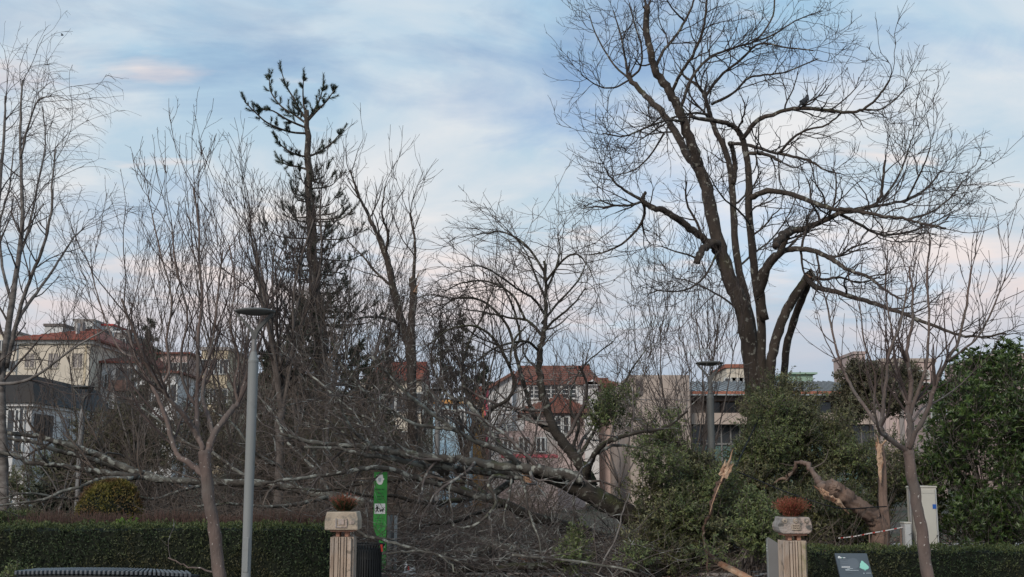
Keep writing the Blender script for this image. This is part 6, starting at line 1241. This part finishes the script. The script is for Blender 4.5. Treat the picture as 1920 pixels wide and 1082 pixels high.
part('body', G().box(x0, x1, Y, Y+.2, 0, AZ(982, Y)), M['cabinet_grey'], root, bevel=.005); part('lid', G().box(x0-.008, x1+.008, Y-.01, Y+.21, AZ(982, Y)+.002, AZ(979, Y)), M['cabinet'], root, bevel=.004); part('door', G().box(x0+.012, x1-.012, Y-.008, Y-.001, .1, AZ(985, Y)), M['cabinet_grey'], root)

# curved slatted bench
root = thing('slatted_bench', 'long dark bench of many narrow slats along the foot of the left hedge', 'bench', (AX(192, 14.1, 1074), 14.1, 0))
ns = 40; path_ = trace([(32, 1070, .0), (110, 1069, -.12), (192, 1069.5, -.18), (275, 1071, -.12), (356, 1074.5, .05)], 14.1, 10); idx = np.linspace(0, len(path_)-1, ns); zb = path_[:, 2].mean()
slat = None
for k, f in enumerate(idx):
    i = min(int(f), len(path_)-2); p = path_[i]*(1-(f-i))+path_[i+1]*(f-i); tdir = nrm(path_[i+1]-path_[i]); an = math.atan2(tdir[1], tdir[0])
    if slat is None: ob_ = ORG[root.name]; slat = link_mesh('slat', G().box(ob_[0]-.0150, ob_[0]+.0150, ob_[1]-.03, ob_[1]+.44, ob_[2]-.045, ob_[2]), M['bench_black'], root, bevel=.007); o = slat
    else: o = slat.copy(); COL.objects.link(o)
    o.location = tuple(p-ORG[root.name]); o.rotation_euler = (0, 0, an)
for off, nm in ((.0, 'front_rail'), (.38, 'back_rail')):
    Q = path_.copy(); Q[:, 1] += off; Q[:, 2] -= .078; Q[:, 1] += .03; part(nm, G().tube(Q, np.full(len(Q), .028), 8, True), M['bin_black'], root, smooth=True)
for f in (.06, .36, .66, .94):
    p = path_[int(f*(len(path_)-1))]
    for dy in (.03, .35): part('leg', G().box(p[0]-.025, p[0]+.025, p[1]+dy, p[1]+dy+.04, 0, p[2]-.06), M['bin_black'], root)

# litter: crumpled wrapping and clear plastic, a pigeon, a far bird
def crumple(g, c, s, rng, seed_n=26):
    a = rng.standard_normal((seed_n, 3)); a = nrm(a)*rng.uniform(.45, 1.1, (seed_n, 1))*s
    order = np.argsort(a[:, 2])
    for k in range(seed_n-2):
        q_ = a[order[k:k+3]]; g.add(np.vstack([c+q_, c+q_+[0, .003, .002]]), [(0,1,2),(5,4,3)])
    return g
rng = np.random.default_rng(12); Y = 16.6; c0 = at(768, 1070, Y)
root = thing('crumpled_wrapping', 'crumpled white wrapping with a red scrap on the ground right of the bin', 'litter', (c0[0], Y, 0))
part('wrapping', crumple(crumple(G(), c0+[0, 0, -.01], np.array([.10, .08, .08]), rng, 40), at(760, 1062, Y), np.array([.035, .03, .07]), rng, 16), M['tape_white'], root, kind='stuff'); part('red_scrap', crumple(G(), at(766, 1065, Y-.09), np.array([.035, .02, .03]), rng, 18), M['red'], root, kind='stuff'); part('grey_scrap', crumple(G(), at(775, 1069, Y-.06), np.array([.04, .03, .05]), rng, 18), M['cabinet_grey'], root, kind='stuff')
c0 = at(1419, 1076, 16.4); tag(link_mesh('plastic_wrap', crumple(G(), c0, np.array([.10, .08, .07]), rng, 34), M['plastic_clear'], None, org=(c0[0], 16.4, 0)), 'crumpled clear grey plastic left of the metal slab', 'litter')
def skin_body(name, V, E, Rr, mat, par, org, sub=2):
    me = bpy.data.meshes.new(name); me.from_pydata([tuple(np.array(v)-org) for v in V], E, []); o = bpy.data.objects.new(name, me); COL.objects.link(o); me.materials.append(M[mat])
    sk = o.modifiers.new('skin', 'SKIN'); sk.use_smooth_shade = True
    for i, r in enumerate(Rr): me.skin_vertices[0].data[i].radius = (r, r)
    me.skin_vertices[0].data[0].use_root = True; sb = o.modifiers.new('sub', 'SUBSURF'); sb.levels = sub; sb.render_levels = sub; o.parent = par; ORG[o.name] = org; return o
pb = at(1508, 198, 23.86)
root = thing('pigeon', 'grey pigeon perched on a limb of the tallest tree', 'bird', pb); k = .0165
V = [pb+np.array(v)*k for v in [(0, 0, 5.5), (2.6, 0, 8.5), (3.6, 0, 12.0), (3.9, 0, 14.2), (5.0, .2, 13.9), (-2.6, 0, 3.4), (-5.2, 0, 1.2), (-7.6, 0, -1.6)]]
skin_body('body', V, [(0, 1), (1, 2), (2, 3), (3, 4), (0, 5), (5, 6), (6, 7)], [q_*k for q_ in (3.9, 3.2, 1.7, 1.6, .3, 3.0, 1.7, .9)], 'bird_grey', root, pb)
for dx in (-1.2, .6): part('leg', G().tube(np.array([pb+np.array((dx, .6 if dx > 0 else -.6, 3))*k, pb+np.array((dx, 0, 0))*k]), [.005, .004], 5), M['bark_red'], root)
part('beak', G().tube(np.array([pb+np.array((5.0, .2, 14.0))*k, pb+np.array((7.0, .2, 13.4))*k]), [.006, .001], 5), M['print_black'], root)
fb = at(117, 66, 90.0); root = thing('flying_bird', 'tiny dark bird flying high in the left sky', 'bird', fb)
skin_body('body', [fb+np.array(v) for v in ((0, 0, 0), (.10, 0, .02), (-.14, 0, -.03))], [(0, 1), (0, 2)], [.055, .03, .02], 'bird_grey', root, fb, 1)
for s in (-1, 1): part('wing', G().prism([fb+np.array(v) for v in ((-.05, s*.03, 0), (.06, s*.03, .01), (.04, s*.16, .07), (-.03, s*.26, .05), (-.07, s*.14, .05))], (0, 0, .008)), M['bird_grey'], root)

# ------------------------------------------------------------------ brushwood and leaf litter on the ground
rng = np.random.default_rng(201)
def brush(n, x0, x1, y0, y1, h, L, seed, lean=.5):
    q = np.random.default_rng(seed); m = 5; p = np.column_stack([q.uniform(x0, x1, n), q.uniform(y0, y1, n), q.random(n)**1.6*h+.03]); d = nrm(q.standard_normal((n, 3))*[1, 1, lean]); T = np.zeros((n, m+1, 3)); T[:, 0] = p; Ln = q.uniform(*L, n)
    for s in range(m):
        d = nrm(d+q.standard_normal((n, 3))*.18); p = p+d*(Ln/m)[:, None]; p[:, 2] = np.maximum(p[:, 2], .02); T[:, s+1] = p
    r = q.uniform(.003, .010, n)*np.minimum(1, Ln/1.0); return T, r[:, None]*np.linspace(1, .4, m+1)[None]
for args, lab, mat in [((1900, -3.0, 2.0, 17.8, 22.5, .6, (.4, 1.5), 211), 'brown tangle of snapped twigs filling the gate opening', 'twig_lichen'), ((3400, -9.5, -2.0, 19.8, 24.5, .7, (.5, 1.8), 212), 'brown tangle of snapped twigs behind the long hedge', 'twig_brown'),
                       ((900, 1.6, 6.0, 18.4, 21, .35, (.4, 1.4), 213), 'dark snapped twigs under the leafy green crowns', 'twig_brown'), ((2200, -8.5, 1.0, 25, 31, 1.2, (.6, 2.2), 214), 'far brown brushwood beyond the park path', 'twig_brown')]:
    T, r = brush(*args); g = G().tube(T, r, 4); a, rr_ = grow(np.random.default_rng(args[-1]+50), T, r, 2.6, (.15, .55), (.1, 1), (25, 65), 3, .15, (0, 0, .04), .6, .003); g.tube(a, rr_, 3)
    tag(link_mesh('brushwood', g, M[mat], None, True), lab, 'brushwood', kind='stuff')
n = 26000; p = np.column_stack([rng.uniform(-11, 11, n), 18.2+rng.random(n)**1.3*14, np.full(n, .05)+rng.random(n)*.08]); p[:, 2] = np.where(p[:, 1] < 18.9, .04+rng.random(n)*.01, p[:, 2])
g = G().leaves(p, rng.standard_normal((n, 3))*[1, 1, .25], np.array([0, 0, 1.])+rng.standard_normal((n, 3))*.5, rng.uniform(.04, .10, n), .035)
tag(link_mesh('leaf_litter', g, M['litter_leaf'], None), 'brown fallen leaves and chips strewn over the park soil', 'leaf litter', kind='stuff')
